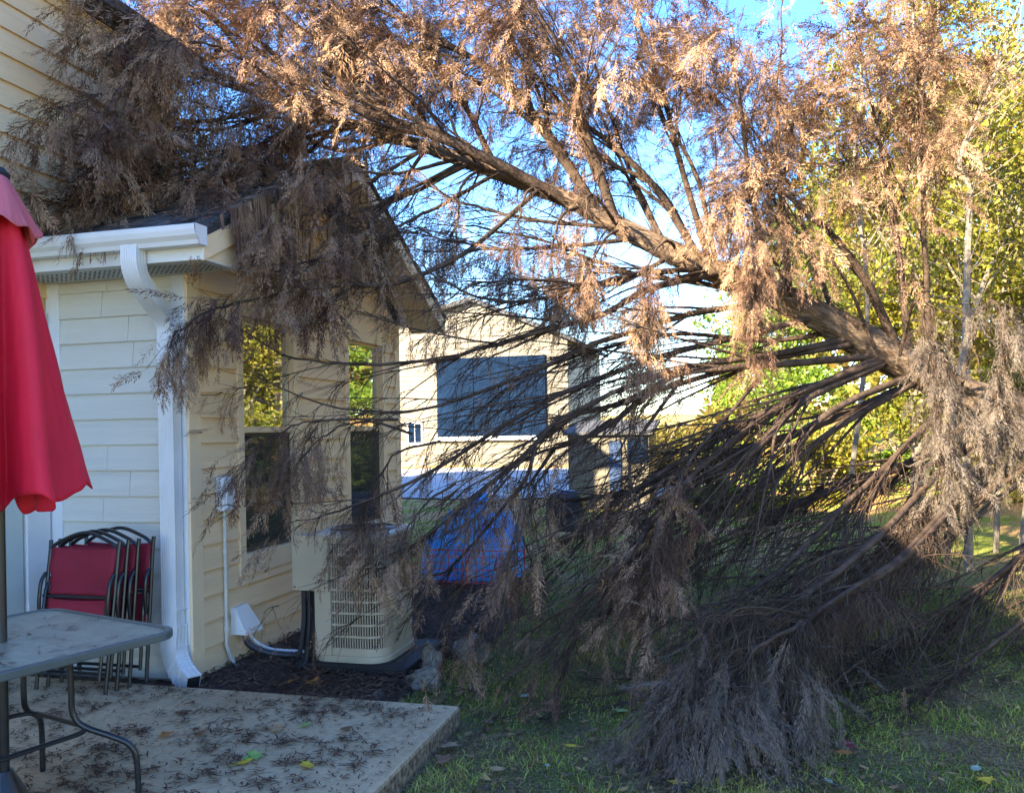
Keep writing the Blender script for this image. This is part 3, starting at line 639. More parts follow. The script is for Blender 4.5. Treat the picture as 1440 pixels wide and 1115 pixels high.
# umbrella
um = thing('patio_umbrella', 'closed red market umbrella with black cap standing through the glass table', 'umbrella', (TC.x, TC.y, PZ))
b = B(); b.tube([(TC.x, TC.y, PZ), (TC.x, TC.y, 2.72)], .019, 14); b.build('pole', M['black_metal'], um, smooth=True)
b = B(); b.tube([(TC.x, TC.y, PZ+.001), (TC.x, TC.y, PZ+.03), (TC.x, TC.y, PZ+.06), (TC.x, TC.y, PZ+.2)], [.20, .20, .10, .03], 24); b.build('base', M['black_metal'], um, smooth=True)
b = B(); b.tube([(TC.x, TC.y, 2.69), (TC.x, TC.y, 2.71), (TC.x, TC.y, 2.735), (TC.x, TC.y, 2.745)], [.055, .06, .04, .008], 20); b.build('cap', M['black_plastic'], um, smooth=True)
def folds(z0, z1, r0, r1, nf, amp0, amp1, seed, nz=40, hem=.0, skew=0.0, sides=192):
    vs = []; ph = seed
    for i in range(nz+1):
        t = i/nz; z = z1+(z0-z1)*t
        for k in range(sides):
            a = 2*math.pi*k/sides; aw = a+.35*math.sin(a*2+ph)+.15*t*math.sin(3*a+ph*2)+skew*t
            f = math.sin(nf*aw+ph); f = math.copysign(abs(f)**.6, f)
            amp = amp0+(amp1-amp0)*t; prof = t**.75
            r = (r0+(r1-r0)*prof)*(1+amp*f+.05*math.sin(3*a+ph)); r = max(r, .024)
            r += t*.022*mnz.noise(Vector((math.cos(a)*3, math.sin(a)*3, z*1.6+seed)))+t*.008*mnz.noise(Vector((math.cos(a)*9, math.sin(a)*9, z*5)))
            zz = z+hem*t**4*math.sin(nf*aw+ph+.6)+hem*.5*t**6*math.sin(9*a+ph)
            vs.append((TC.x+r*math.cos(a), TC.y+r*math.sin(a), zz))
    fs = [(i*sides+k, i*sides+(k+1) % sides, (i+1)*sides+(k+1) % sides, (i+1)*sides+k) for i in range(nz) for k in range(sides)]
    b = B(); b.add(vs, fs); return b
cn = folds(1.40, 2.68, .055, .275, 5, .14, .40, .9, 60, .05, .25).build('canopy', M['red_canopy'], um, smooth=True)
sm = cn.modifiers.new('solid', 'SOLIDIFY'); sm.thickness = .004
vc = folds(2.47, 2.705, .045, .165, 5, .05, .17, 2.2, 20, .03).build('vent_flap', M['red_faded'], um, smooth=True)
sm = vc.modifiers.new('solid', 'SOLIDIFY'); sm.thickness = .003
for k in range(8):
    a = 2*math.pi*k/8+.3; b = B(); b.tube([(TC.x+.03*math.cos(a), TC.y+.03*math.sin(a), 2.66), (TC.x+.10*math.cos(a), TC.y+.10*math.sin(a), 1.42)], .006, 6)
    b.build('rib', M['black_metal'], um)

# ------------------------------------------------------------ folded chairs
def make_chair(label, x0, y0, tilt, first=None):
    root = thing('folding_chair', label, 'chair', (x0, y0, PZ), 'folded red chairs leaning on the wall')
    root.rotation_euler = (0, 0, 0)
    W = .50; H = .90
    T = Matrix.Rotation(tilt, 3, 'X')
    def q(x, y, z): return Vector((x0, y0, PZ))+T@Vector((x, y, z))
    for s in (0, 1):
        x = s*W; b = B(); b.tube([q(x, 0, 0), q(x, 0, .55), q(x, .0, H-.06), q(x+(.004 if s else -.004), 0, H)], .0125, 8); b.build('back_leg', M['black_metal'], root, smooth=True)
        b = B(); x = .022+s*(W-.044); b.tube([q(x, -.035, .08), q(x, -.035, .40), q(x, -.03, .60), q(x, -.01, .64)], .011, 8); b.build('front_leg', M['black_metal'], root, smooth=True)
        b = B(); x = s*W; b.tube(catmull([q(x, -.03, .42), q(x, -.05, .52), q(x, -.05, .64), q(x, -.02, .70)], 12), .012, 8); b.build('armrest', M['black_metal'], root, smooth=True)
    b = B(); b.tube([q(p[0], 0, p[1]) for p in catmull([(0, H-.05, 0), (.08, H+.0, 0), (W/2, H+.05, 0), (W-.08, H+.0, 0), (W, H-.05, 0)], 24)[:, :2]], .0115, 8)
    b.build('top_rail', M['black_metal'], root, smooth=True)
    b = B(); b.tube([q(0, -.022, .56), q(W, -.022, .56)], .010, 8); b.build('crossbar', M['black_metal'], root, smooth=True)
    b = B(); b.tube([q(.02, -.035, .10), q(W-.02, -.035, .10)], .010, 8); b.build('stretcher', M['black_metal'], root, smooth=True)
    b = B(); b.tube([q(0, 0, .24), q(W, 0, .24)], .010, 8); b.build('stretcher', M['black_metal'], root, smooth=True)
    def sling(z0, z1, y, bow, notch=False):
        vs = []; nx, nz = 12, 14
        for i in range(nz+1):
            for j in range(nx+1):
                u = j/nx; v = i/nz; w_ = .012 if not (notch and .33 < v < .45) else .03
                vs.append(q(w_+u*(W-2*w_), y+bow*math.sin(math.pi*u)*.6+.004*math.sin(v*9), z0+(z1-z0)*v-.012*math.sin(math.pi*u)*(v > .95)))
        b = B(); b.add(vs, [(i*(nx+1)+j, i*(nx+1)+j+1, (i+1)*(nx+1)+j+1, (i+1)*(nx+1)+j) for i in range(nz) for j in range(nx)]); return b
    for (nm, a_) in (('back_sling', (.57, .86, -.004, .012, True)), ('seat_sling', (.30, .55, -.012, -.01))):
        o = sling(*a_).build(nm, M['red_sling'], root, smooth=True); md = o.modifiers.new('solid', 'SOLIDIFY'); md.thickness = .004
    return root
CH = [('outermost folded red chair of the stack, its whole back sling facing the patio', -4.17, 4.26, -.16),
      ('second folded chair from the front of the leaning stack, tucked behind the outermost', -4.15, 4.33, -.14),
      ('third folded chair from the front of the leaning stack, second from the wall', -4.125, 4.41, -.12),
      ('rearmost folded chair of the stack, its posts against the front siding', -4.09, 4.52, -.10)]
def make_ch_stack():
    for lab, x, y, t in CH: make_chair(lab, x, y, t)
make_ch_stack()

# ------------------------------------------------------------ the fallen tree
def spray_template(seed):
    r = np.random.default_rng(seed); quads = []
    def leafq(p, d, s, L, Wd):
        # kite: base, mid-left, tip, mid-right
        quads.append([p, p+d*L*.45+s*Wd, p+d*L, p+d*L*.45-s*Wd])
    nt_ = 15; droop = r.uniform(.15, .35)
    def axis(t): return np.array([t, .05*math.sin(t*3+seed), -droop*t*t])
    # stem
    for j in range(4):
        a, b_ = axis(j/4), axis((j+1)/4); s = np.array([0, .006*(1-j/5), 0]); quads.append([a-s, a+s, b_+s*.8, b_-s*.8])
    for j in range(nt_):
        t = .08+.92*j/nt_; p = axis(t); sg = 1 if j % 2 else -1; ang = rad(r.uniform(10, 42))*sg; L2 = (.40-.22*t)*r.uniform(.35, 1.45)
        tilt = r.uniform(-.5, .25); d = np.array([math.cos(ang), math.sin(ang), tilt]); d /= np.linalg.norm(d)
        s = np.cross(d, [0, 0, 1]); s /= np.linalg.norm(s)
        for k in range(5):
            q = p+d*L2*(k/5)+np.array([0, 0, -.10*L2*(k/5)**2]); sg2 = 1 if k % 2 else -1; a2 = rad(r.uniform(15, 38))*sg2
            if k == 4: a2 = 0
            dd = d*math.cos(a2)+s*math.sin(a2)+np.array([0, 0, r.uniform(-.35, .15)]); dd /= np.linalg.norm(dd)
            ss = np.cross(dd, np.array([r.uniform(-.4, .4), r.uniform(-.4, .4), 1.0])); ss /= np.linalg.norm(ss)
            leafq(q, dd, ss, r.uniform(.11, .19)*(1.1-.3*t), r.uniform(.010, .017))
    return np.array(quads)  # (n,4,3)
TEMPL = [spray_template(s) for s in range(12)]
def norm(a): return a/np.maximum(np.linalg.norm(a, axis=-1, keepdims=True), 1e-9)
def sprays(P, D, S, nar=1.0):
    """sprays at P along D with size S -> verts, quads"""
    out = []
    n = len(P); ti = rng.integers(0, len(TEMPL), n); D = norm(D)
    up = np.tile(np.array([0, 0, 1.0]), (n, 1))+rng.normal(0, .35, (n, 3)); side = norm(np.cross(up, D)); upv = np.cross(D, side)
    for k, T in enumerate(TEMPL):
        m = ti == k
        if not m.any(): continue
        t = T.reshape(-1, 3); s = S[m][:, None, None]
        v = P[m][:, None, :]+s*(t[None, :, 0:1]*D[m][:, None, :]+nar*t[None, :, 1:2]*side[m][:, None, :]+nar*t[None, :, 2:3]*upv[m][:, None, :])
        out.append(v.reshape(-1, 3))
    V = np.concatenate(out); return V
def tubes(P, R, sides=3):
    """P (m,n,3) paths, R (m,n) radii -> V,Q"""
    m, n, _ = P.shape; T = np.empty_like(P); T[:, 1:-1] = P[:, 2:]-P[:, :-2]; T[:, 0] = P[:, 1]-P[:, 0]; T[:, -1] = P[:, -1]-P[:, -2]; T = norm(T)
    ref = np.array([.31, .17, .93]); A = norm(np.cross(T, ref)); Bv = np.cross(T, A)
    th = 2*np.pi*np.arange(sides)/sides
    V = P[:, :, None, :]+R[:, :, None, None]*(np.cos(th)[None, None, :, None]*A[:, :, None, :]+np.sin(th)[None, None, :, None]*Bv[:, :, None, :])
    idx = np.arange(m*n*sides).reshape(m, n, sides); a = idx[:, :-1, :]; b_ = idx[:, 1:, :]
    Q = np.stack([a, np.roll(a, -1, 2), np.roll(b_, -1, 2), b_], -1).reshape(-1, 4)
    return V.reshape(-1, 3), Q
G = np.array([0, 0, -1.0])
def grow(base, D, L, n, droop, wig):
    """m paths of n points from base along D of length L"""
    m = len(base); P = np.empty((m, n, 3)); P[:, 0] = base; d = norm(D)
    for j in range(1, n):
        d = norm(d+G*droop[:, None]/n+rng.normal(0, wig, (m, 3))); P[:, j] = P[:, j-1]+d*(L/(n-1))[:, None]
    return P
def keep_out(P):
    """nothing inside the house or the ground"""
    x, y, z = P[..., 0], P[..., 1], P[..., 2]
    z[:] = np.maximum(z, ground_h(x, y)+.02)
    w_ = (x < EXT_X+.06) & (y > FRONT_Y-.05) & (y < BACK_Y+.1) & (z < 2.75); f = w_ & (y > FRONT_Y+.25); x[f] = EXT_X+.06; g = w_ & ~f; y[g] = FRONT_Y-.06
    r = (x < RX1+.05) & (y > 4.4) & (y < BACK_Y+.4) & (z > 2.6); zr = np.where(y < RIDGE_Y, 2.885+PITCH*(y-4.45), 2.885+PITCH*(2*RIDGE_Y-4.45-y))+.04; r &= z < zr; z[r] = zr[r]
    u = (x < MAIN_X+.05) & (y < MAIN_Y1+.1); x[u] = MAIN_X+.05
    return P
tree = thing('fallen_tree', 'dead brown conifer toppled against the house, its bare lower branches hanging to the lawn', 'tree', tuple(at(1750, 760, 7.6))[:2]+(0,))
tree.location.z = 0
TR = [((1790, 790, 7.7), .26), ((1620, 690, 7.5), .235), ((1440, 588, 7.2), .20), ((1340, 545, 7.05), .18), ((1250, 500, 6.95), .185), ((1170, 455, 6.85), .16), ((1100, 420, 6.8), .135), ((1030, 390, 6.8), .12), ((950, 358, 6.8), .11), ((870, 318, 6.85), .095), ((800, 282, 6.9), .085), ((700, 243, 7.0), .075), ((600, 208, 7.1), .062), ((500, 178, 7.25), .048), ((400, 145, 7.35), .035), ((300, 115, 7.2), .02), ((215, 95, 6.9), .01)]
def lerp_curve(spec, n):
    P = catmull([at(*s[0]) for s in spec], n); rr = np.interp(np.linspace(0, len(spec)-1, n), range(len(spec)), [s[1] for s in spec]); return P, rr
NR = 420; P, rr = lerp_curve(TR, NR); rr = rr*.78
P[:, 2] = np.maximum(P[:, 2], .05)
sides = 56; V, Q = tubes(P[None], rr[None], sides)
Vr = V.reshape(NR, sides, 3); c = P[:, None, :]
def smooth_noise(rows, cols, sr, sc):
    g = rng.normal(size=(rows//sr+3, cols//sc)); yi = np.arange(rows)/sr; xi = np.arange(cols)/sc; y0 = yi.astype(int); x0 = xi.astype(int); fy = (yi-y0)[:, None]; fx = (xi-x0)[None]; k = g.shape[1]
    return (g[y0][:, x0 % k]*(1-fy)+g[y0+1][:, x0 % k]*fy)*(1-fx)+(g[y0][:, (x0+1) % k]*(1-fy)+g[y0+1][:, (x0+1) % k]*fy)*fx
ridge = 1+.075*smooth_noise(NR, sides, 40, 7)+.055*smooth_noise(NR, sides, 16, 2)+.03*smooth_noise(NR, sides, 7, 1)+.05*smooth_noise(NR, sides, 8, 14)
V = (c+(Vr-c)*ridge[..., None]).reshape(-1, 3)
link('trunk', nmesh('trunk', V, Q), M['bark'], tree, smooth=True)
# peeling strips of bark and broken stubs
ns = 900; ti = rng.integers(5, NR-90, ns); tj = rng.integers(0, sides, ns); VR = V.reshape(NR, sides, 3); L = rng.uniform(.05, .28, ns); tang = norm(P[ti+3]-P[ti]); nrm = norm(VR[ti, tj]-P[ti]); sd = np.cross(tang, nrm)
A_ = VR[ti, tj]-nrm*.004; k = rng.uniform(-.3, .3, (ns, 1)); w_ = rng.uniform(.003, .009, (ns, 1)); up = rng.uniform(.002, .03, (ns, 1)); pts = []
for j in range(4):
    t = j/3; q = A_+(tang+sd*k)*(L[:, None]*t)+nrm*(.006+up*(t**2)); pts += [q-sd*w_*(1-.7*t), q+sd*w_*(1-.7*t)]
VS = np.stack(pts, 1).reshape(-1, 3); kk = np.arange(ns)*8; QS = np.concatenate([np.stack([kk+2*j, kk+2*j+1, kk+2*j+3, kk+2*j+2], -1) for j in range(3)])
link('loose_bark', nmesh('loose_bark', VS, QS), M['bark'], tree)
ns = 120; ti = rng.integers(20, NR-60, ns); dirs = norm(norm(P[ti+3]-P[ti])*.8+rng.normal(0, 1, (ns, 3))); PP = grow(P[ti]+dirs*rr[ti][:, None]*.7, dirs, rng.uniform(.08, .55, ns), 6, np.full(ns, .2), .12)
VV, QQ = tubes(PP, (rng.uniform(.004, .012, ns))[:, None]*np.linspace(1, .4, 6)[None], 5); link('stub', nmesh('stub', VV, QQ), M['limb'], tree)['kind'] = 'stuff'
TRUNK = P
class Limb: pass
stats = [0, 0]
def limb(spec, r0, fs=.5, fden=1.0, sec=16, slen=.55, droop=.5, ssize=.26, mt='needles', jit=0.0, tert=6, fdroop=.8, djit=0.0, taper=.35, spread=(.3, .85), nar=.9, forks=2.6, fork_len=1.0, fsp=(.18, .75), fw=.075):
    """spec: control points (px,py,depth); fs: where foliage starts (0..1)"""
    pts = []
    for i, s in enumerate(spec):
        k = i/(len(spec)-1); p = at(s[0]+rnd.gauss(0, jit)*k, s[1]+rnd.gauss(0, jit)*k, s[2]+rnd.gauss(0, djit)*k)
        pts.append(p)
    if jit:  # slide the root along the trunk
        q = np.array(pts[0]); i = int(np.argmin(((TRUNK-q)**2).sum(1))); j = min(max(i+rnd.randint(-4, 4), 0), len(TRUNK)-1)
        dlt = Vector(TRUNK[j]-TRUNK[i]); pts = [p+dlt*(1-k/(len(pts)-1)) for k, p in enumerate(pts)]
    n = 34; C = catmull(pts, n); C += np.cumsum(rng.normal(0, .011, (n, 3)), 0)*np.linspace(0, 1, n)[:, None]; C = keep_out(C)
    tt = np.linspace(0, 1, n); R = r0*(1-.86*tt**.9)
    VV, QQ = tubes(C[None], R[None], 7); Vs = [VV]; Qs = [QQ]; off = len(VV)
    seg = np.linalg.norm(np.diff(C, axis=0), axis=1); Ltot = seg.sum(); T = norm(np.gradient(C, axis=0))
    nf = max(2, int(Ltot*forks)); sf = rng.uniform(.12, .8, nf); fi = (sf*(n-1)).astype(int); pf = rng.normal(0, 1, (nf, 3)); pf = norm(pf-(pf*T[fi]).sum(1, keepdims=True)*T[fi])
    Df = T[fi]+pf*rng.uniform(fsp[0], fsp[1], (nf, 1)); Lf = Ltot*(.22+.30*rng.random(nf))*(1-.45*sf)*fork_len
    PF = keep_out(grow(C[fi], Df, Lf, 14, droop*.5*rng.random(nf), fw)); RF = (R[fi]*.5)[:, None]*np.linspace(1, .18, 14)[None]
    VV, QQ = tubes(PF, RF, 5); Vs.append(VV); Qs.append(QQ+off); off += len(VV)
    m0 = int(Ltot*sec*.6); s0 = rng.uniform(.08, 1, m0)**.85; idx = np.clip(s0*(n-1), 0, n-1.001); i0 = idx.astype(int); fr = (idx-i0)[:, None]
    base = C[i0]*(1-fr)+C[i0+1]*fr; td = T[i0]
    m1 = int(Lf.sum()*sec*.6); wf = rng.choice(nf, m1, p=Lf/Lf.sum()); u = rng.uniform(.1, 1, m1); ix = np.clip(u*13, 0, 12.99); j0 = ix.astype(int); fr = (ix-j0)[:, None]
    bf = PF[wf, j0]*(1-fr)+PF[wf, j0+1]*fr; tf = norm(PF[wf, j0+1]-PF[wf, j0]); s1 = np.clip(sf[wf]+u*(Lf[wf]/Ltot), 0, 1)
    base = np.concatenate([base, bf]); td = np.concatenate([td, tf]); s = np.concatenate([s0, s1]); m = m0+m1
    perp = rng.normal(0, 1, (m, 3)); perp = norm(perp-(perp*td).sum(1, keepdims=True)*td)
    D = td*.85+perp*rng.uniform(spread[0], spread[1], (m, 1))+G*.12; L = slen*(.35+1.0*rng.random(m))*(1-taper*s); dr = droop*(.2+1.4*rng.random(m))
    P2 = keep_out(grow(base, D, L, 7, dr, .11)); R2 = (.003+.0035*rng.random(m))[:, None]*np.linspace(1, .3, 7)[None]*(r0/.04)**.3
    VV, QQ = tubes(P2, R2, 3); Vs.append(VV); Qs.append(QQ+off); off += len(VV)
    # tertiary
    k3 = tert; m3 = m*k3; pi = np.repeat(np.arange(m), k3); s3 = rng.uniform(.15, 1, m3); id3 = s3*5.99; a3 = id3.astype(int); f3 = (id3-a3)[:, None]
    b3 = P2[pi, a3]*(1-f3)+P2[pi, a3+1]*f3; t3 = norm(P2[pi, a3+1]-P2[pi, a3]); pr = rng.normal(0, 1, (m3, 3)); pr = norm(pr-(pr*t3).sum(1, keepdims=True)*t3)
    D3 = t3*.85+pr*.55+G*.15; L3 = (.12+.24*rng.random(m3))*(1-.4*s3)
    P3 = keep_out(grow(b3, D3, L3, 4, np.full(m3, .5), .16)); R3 = np.full((m3, 1), .0017)*np.linspace(1, .4, 4)[None]*(1+.5*rng.random((m3, 1)))
    VV, QQ = tubes(P3, R3, 3); Vs.append(VV); Qs.append(QQ+off); off += len(VV)
    bo = link('branch', nmesh('branch', np.vstack(Vs), np.vstack(Qs)), M['limb'], tree, smooth=True)
    # foliage: sprays on the outer part
    par_s = s[pi]; keepf = (par_s > fs) & (rng.random(m3) < np.clip(fden*(.25+1.2*(par_s-fs)/(1.001-fs)), 0, 1))
    fb = [P3[keepf, 2], P3[keepf, -1]]; fd = [D3[keepf]*.7+G*fdroop*rng.uniform(.0, 1.3, (keepf.sum(), 1)), D3[keepf]*.8+G*fdroop*rng.uniform(-.1, 1.0, (keepf.sum(), 1))]
    FB, FD = np.concatenate(fb), np.concatenate(fd)
    if len(FB):
        S = ssize*(.35+1.0*rng.random(len(FB))**1.4); FB = FB.copy(); V = sprays(FB, FD+rng.normal(0, .42, FD.shape), S, nar)
        V = keep_out(V.copy()); link('foliage', nmesh('foliage', V, np.arange(len(V)).reshape(-1, 4)), M[mt], bo); stats[0] += len(V)//4
    stats[1] += off
    return bo

# upper limbs, rising and lit
UP = [
 ([(842, 300, 6.85), (756, 168, 6.9), (687, 100, 7.0), (600, 50, 7.1), (500, 5, 7.2), (400, -60, 7.3)], .042, .35, .55),
 ([(866, 312, 6.8), (820, 180, 6.7), (795, 110, 6.6), (745, 30, 6.5), (690, -50, 6.4)], .042, .35, .45),
 ([(990, 375, 6.8), (920, 265, 6.9), (850, 205, 6.9), (780, 160, 7.0), (700, 80, 7.1), (600, -20, 7.2)], .036, .4, .5),
 ([(800, 285, 6.9), (690, 225, 6.7), (590, 180, 6.6), (510, 152, 6.7), (430, 110, 6.8), (340, 50, 6.9), (260, 0, 7.0)], .05, .45, .7),
 ([(1000, 378, 6.8), (960, 240, 6.9), (930, 130, 7.0), (900, 30, 7.1), (880, -60, 7.1)], .032, .25, .5),
 ([(1090, 416, 6.8), (1060, 300, 6.6), (1045, 200, 6.5), (1030, 100, 6.4), (1020, 10, 6.3)], .030, .2, 1.0),
 ([(1110, 425, 6.8), (1105, 300, 6.9), (1100, 190, 6.9), (1105, 90, 7.0), (1110, -20, 7.0)], .030, .25, .9),
 ([(1270, 505, 6.9), (1205, 375, 6.7), (1150, 310, 6.5), (1090, 250, 6.4), (1050, 235, 6.3)], .042, .35, 1.0),
 ([(1280, 515, 6.9), (1262, 350, 6.8), (1245, 250, 6.7), (1225, 150, 6.7), (1200, 40, 6.6)], .032, .2, 1.2),
 ([(1310, 530, 7.0), (1300, 350, 7.0), (1290, 220, 7.0), (1275, 110, 7.0), (1260, -10, 7)], .030, .3, .9),
 ([(700, 243, 7), (640, 130, 7.1), (560, 60, 7.3), (480, 20, 7.5)], .030, .3, .7),
 ([(620, 214, 7.1), (560, 110, 7.2), (480, 40, 7.3), (400, -20, 7.4)], .028, .25, .8),
 ([(560, 196, 7.2), (480, 90, 7.0), (380, 20, 6.8), (300, -40, 6.7)], .028, .2, 1.0),
 ([(460, 165, 7.3), (380, 70, 7.2), (300, 10, 7.0), (240, -30, 6.8)], .024, .15, 1.1),
 ([(400, 145, 7.35), (320, 50, 7.1), (260, 5, 6.9), (200, 10, 6.4)], .022, .1, 1.2),
 ([(1180, 460, 6.85), (1150, 380, 7.2), (1120, 280, 7.5), (1060, 180, 7.8), (1000, 120, 8.0)], .028, .3, .7),
 ([(940, 355, 6.8), (880, 230, 7.3), (840, 120, 7.6), (790, 20, 7.9)], .026, .3, .5),
]
for (sp, r, fs, fd) in UP:
    lf = sp[0][0] < 1040
    limb(sp, r, fs*.6, fd*(1.15 if lf else 1.25), sec=10.5 if lf else 11, slen=.5, droop=.35, ssize=.25, fdroop=.7, taper=.5, tert=6)
for (sp, r, fs, fd) in (UP[0], UP[2], UP[4], UP[1], UP[10], UP[16], UP[3]):
    limb(sp, r*.7, fs*.7, fd*.85, sec=9, slen=.45, droop=.35, jit=26, djit=.25, fdroop=.7, taper=.5)
# droopy limbs over the roof and against the upper wall
DR = [
 [(430, 155, 7.3), (330, 110, 6.7), (230, 100, 6.2), (130, 130, 5.6), (60, 155, 5.3)],
 [(400, 145, 7.3), (300, 170, 6.6), (200, 170, 6.1), (120, 215, 5.6)],
 [(450, 165, 7.3), (350, 210, 6.7), (250, 250, 6.2), (150, 272, 5.7), (75, 280, 5.4)],
 [(350, 130, 7.2), (260, 80, 6.6), (190, 45, 6.0), (150, 20, 5.7)],
 [(500, 178, 7.2), (400, 200, 6.6), (300, 230, 6.2), (200, 255, 5.8), (110, 285, 5.4)],
 [(600, 208, 7.1), (520, 255, 6.5), (440, 290, 6.1), (360, 310, 5.8), (310, 335, 5.5)],
 [(600, 208, 7.1), (540, 290, 6.4), (480, 340, 6.0), (410, 365, 5.7), (330, 380, 5.45)],
 [(700, 243, 7), (620, 290, 6.4), (540, 330, 6.1), (470, 390, 5.9), (400, 425, 5.7)],
 [(660, 230, 7.0), (560, 280, 6.7), (480, 300, 6.5), (400, 280, 6.4), (330, 250, 6.2)],
 [(560, 195, 7.1), (480, 210, 6.8), (400, 180, 6.6), (300, 150, 6.3), (220, 130, 6.0)],
 [(520, 185, 7.2), (430, 150, 6.6), (350, 90, 6.2), (270, 60, 5.9), (200, 70, 5.6)],
 [(480, 170, 7.2), (420, 220, 6.9), (340, 250, 6.6), (250, 200, 6.4)],
 [(640, 225, 7.0), (560, 240, 6.4), (480, 230, 6.0), (400, 250, 5.7), (340, 290, 5.4)],
]
for k, sp in enumerate(DR):
    th = k in (5, 6, 7, 12)
    limb(sp, .018 if th else .022, .22, .6 if th else .85, sec=12 if th else 14, slen=.24 if th else .34, droop=.55, ssize=.24, tert=6, forks=2.2, fork_len=.7, taper=.45, fdroop=1.0)
for sp in (DR[1], DR[2], DR[4], DR[8], DR[9]):
    limb(sp, .018, .25, .5, sec=12, forks=2.0, fork_len=.7, slen=.34, droop=.6, jit=20, djit=.2, ssize=.24, taper=.45, fdroop=1.0)
# the long arm that reaches over the downspout
limb([(760, 265, 6.9), (660, 350, 6.3), (560, 392, 6.0), (480, 392, 5.8), (400, 400, 5.6), (320, 415, 5.4), (270, 432, 5.2), (240, 445, 5.1)], .022, .50, 1.3, sec=15, slen=.16, droop=.7, ssize=.17, tert=5, forks=1.4, fork_len=.3, fdroop=1.1)
# middle limbs sweeping left: bare inside, tassels at the ends
MID = [
 ([(1000, 378, 6.8), (900, 385, 6.4), (780, 415, 6.1), (700, 425, 6.0), (620, 400, 5.9), (560, 360, 5.9)], .03, .45, .9),
 ([(1010, 385, 6.75), (913, 406, 6.3), (841, 444, 6.1), (747, 470, 5.95), (672, 497, 5.85), (596, 514, 5.8), (480, 523, 5.75), (400, 515, 5.7), (335, 475, 5.6)], .036, .70, .8),
 ([(1100, 425, 6.8), (980, 440, 6.4), (879, 470, 6.1), (822, 489, 6.0), (766, 516, 5.9), (698, 546, 5.8), (634, 565, 5.75), (560, 580, 5.7), (460, 575, 5.65), (350, 530, 5.5)], .034, .72, .8),
 ([(1240, 500, 6.9), (1100, 512, 6.3), (1020, 518, 6.1), (940, 530, 6.0), (886, 572, 5.9), (841, 602, 5.8), (785, 628, 5.7), (736, 643, 5.6), (664, 674, 5.5), (610, 710, 5.5)], .04, .62, .8),
 ([(1240, 500, 6.9), (1120, 560, 6.3), (1030, 620, 5.9), (950, 690, 5.6), (880, 770, 5.4), (800, 860, 5.2), (720, 930, 5.1)], .042, .66, .8),
 ([(1250, 505, 6.9), (1150, 540, 6.4), (1050, 590, 6.1), (960, 640, 5.9), (870, 700, 5.7), (780, 770, 5.5), (700, 850, 5.4), (670, 900, 5.4)], .036, .62, .9),
 ([(1200, 475, 6.85), (1080, 500, 6.4), (960, 520, 6.1), (850, 560, 5.8), (760, 620, 5.6), (690, 690, 5.4), (610, 760, 5.2), (550, 800, 5.1), (490, 840, 5.0)], .034, .66, 1.1),
 ([(1150, 445, 6.8), (1050, 470, 6.4), (920, 500, 6.1), (800, 545, 5.8), (700, 595, 5.6), (600, 650, 5.4), (520, 680, 5.3), (470, 695, 5.25), (415, 705, 5.2)], .034, .70, 1.3),
 ([(1300, 530, 7.0), (1180, 600, 6.5), (1080, 680, 6.1), (1000, 740, 5.8), (940, 800, 5.5), (860, 880, 5.3)], .04, .6, .7),
 ([(1350, 550, 7.05), (1260, 640, 6.5), (1180, 720, 6.0), (1100, 800, 5.5), (1010, 880, 5.1), (940, 940, 4.8)], .04, .62, .6),
 ([(1440, 600, 7.2), (1330, 700, 6.6), (1220, 770, 6.1), (1100, 840, 5.7), (1000, 900, 5.3), (900, 950, 5.1)], .04, .65, .5),
 ([(1480, 640, 7.3), (1340, 750, 6.5), (1250, 820, 5.9), (1150, 890, 5.4), (1050, 950, 5.0)], .036, .7, .5),
 ([(1560, 680, 7.4), (1440, 780, 6.6), (1330, 860, 6.0), (1220, 930, 5.4), (1150, 980, 5.0)], .036, .75, .4),
 ([(1620, 690, 7.5), (1500, 820, 6.5), (1400, 900, 5.8), (1320, 960, 5.3), (1270, 1010, 5.0)], .034, .8, .4),
 ([(1100, 425, 6.8), (1000, 400, 6.9), (880, 380, 7.0), (780, 340, 7.1), (700, 320, 7.2), (600, 300, 7.3)], .03, .4, .8),
 ([(900, 335, 6.8), (800, 345, 6.5), (700, 345, 6.3), (620, 320, 6.2), (540, 290, 6.2)], .026, .4, .9),
 ([(870, 320, 6.8), (760, 310, 6.7), (660, 285, 6.7), (590, 260, 6.8), (520, 240, 6.9)], .024, .5, .9),
 ([(1180, 465, 6.9), (1080, 480, 6.9), (950, 470, 6.9), (820, 500, 6.9), (700, 560, 6.9), (620, 640, 6.9)], .032, .6, .6),
 ([(1300, 530, 7.0), (1150, 600, 7.0), (1030, 640, 6.9), (900, 700, 6.8), (800, 780, 6.6), (740, 850, 6.4)], .034, .6, .7),
 ([(1400, 570, 7.1), (1280, 650, 7.3), (1150, 700, 7.3), (1020, 760, 7.2), (900, 820, 7.0), (820, 880, 6.8)], .034, .65, .5),
 ([(1440, 590, 7.2), (1330, 640, 7.6), (1200, 680, 7.8), (1080, 730, 7.8), (960, 800, 7.6)], .034, .7, .4),
 ([(1500, 620, 7.3), (1390, 690, 7.6), (1280, 740, 7.6), (1150, 790, 7.4), (1020, 850, 7.1)], .034, .75, .4),
 ([(950, 358, 6.8), (860, 400, 6.2), (760, 395, 5.8), (680, 400, 5.6), (600, 440, 5.5)], .026, .45, .9),
]
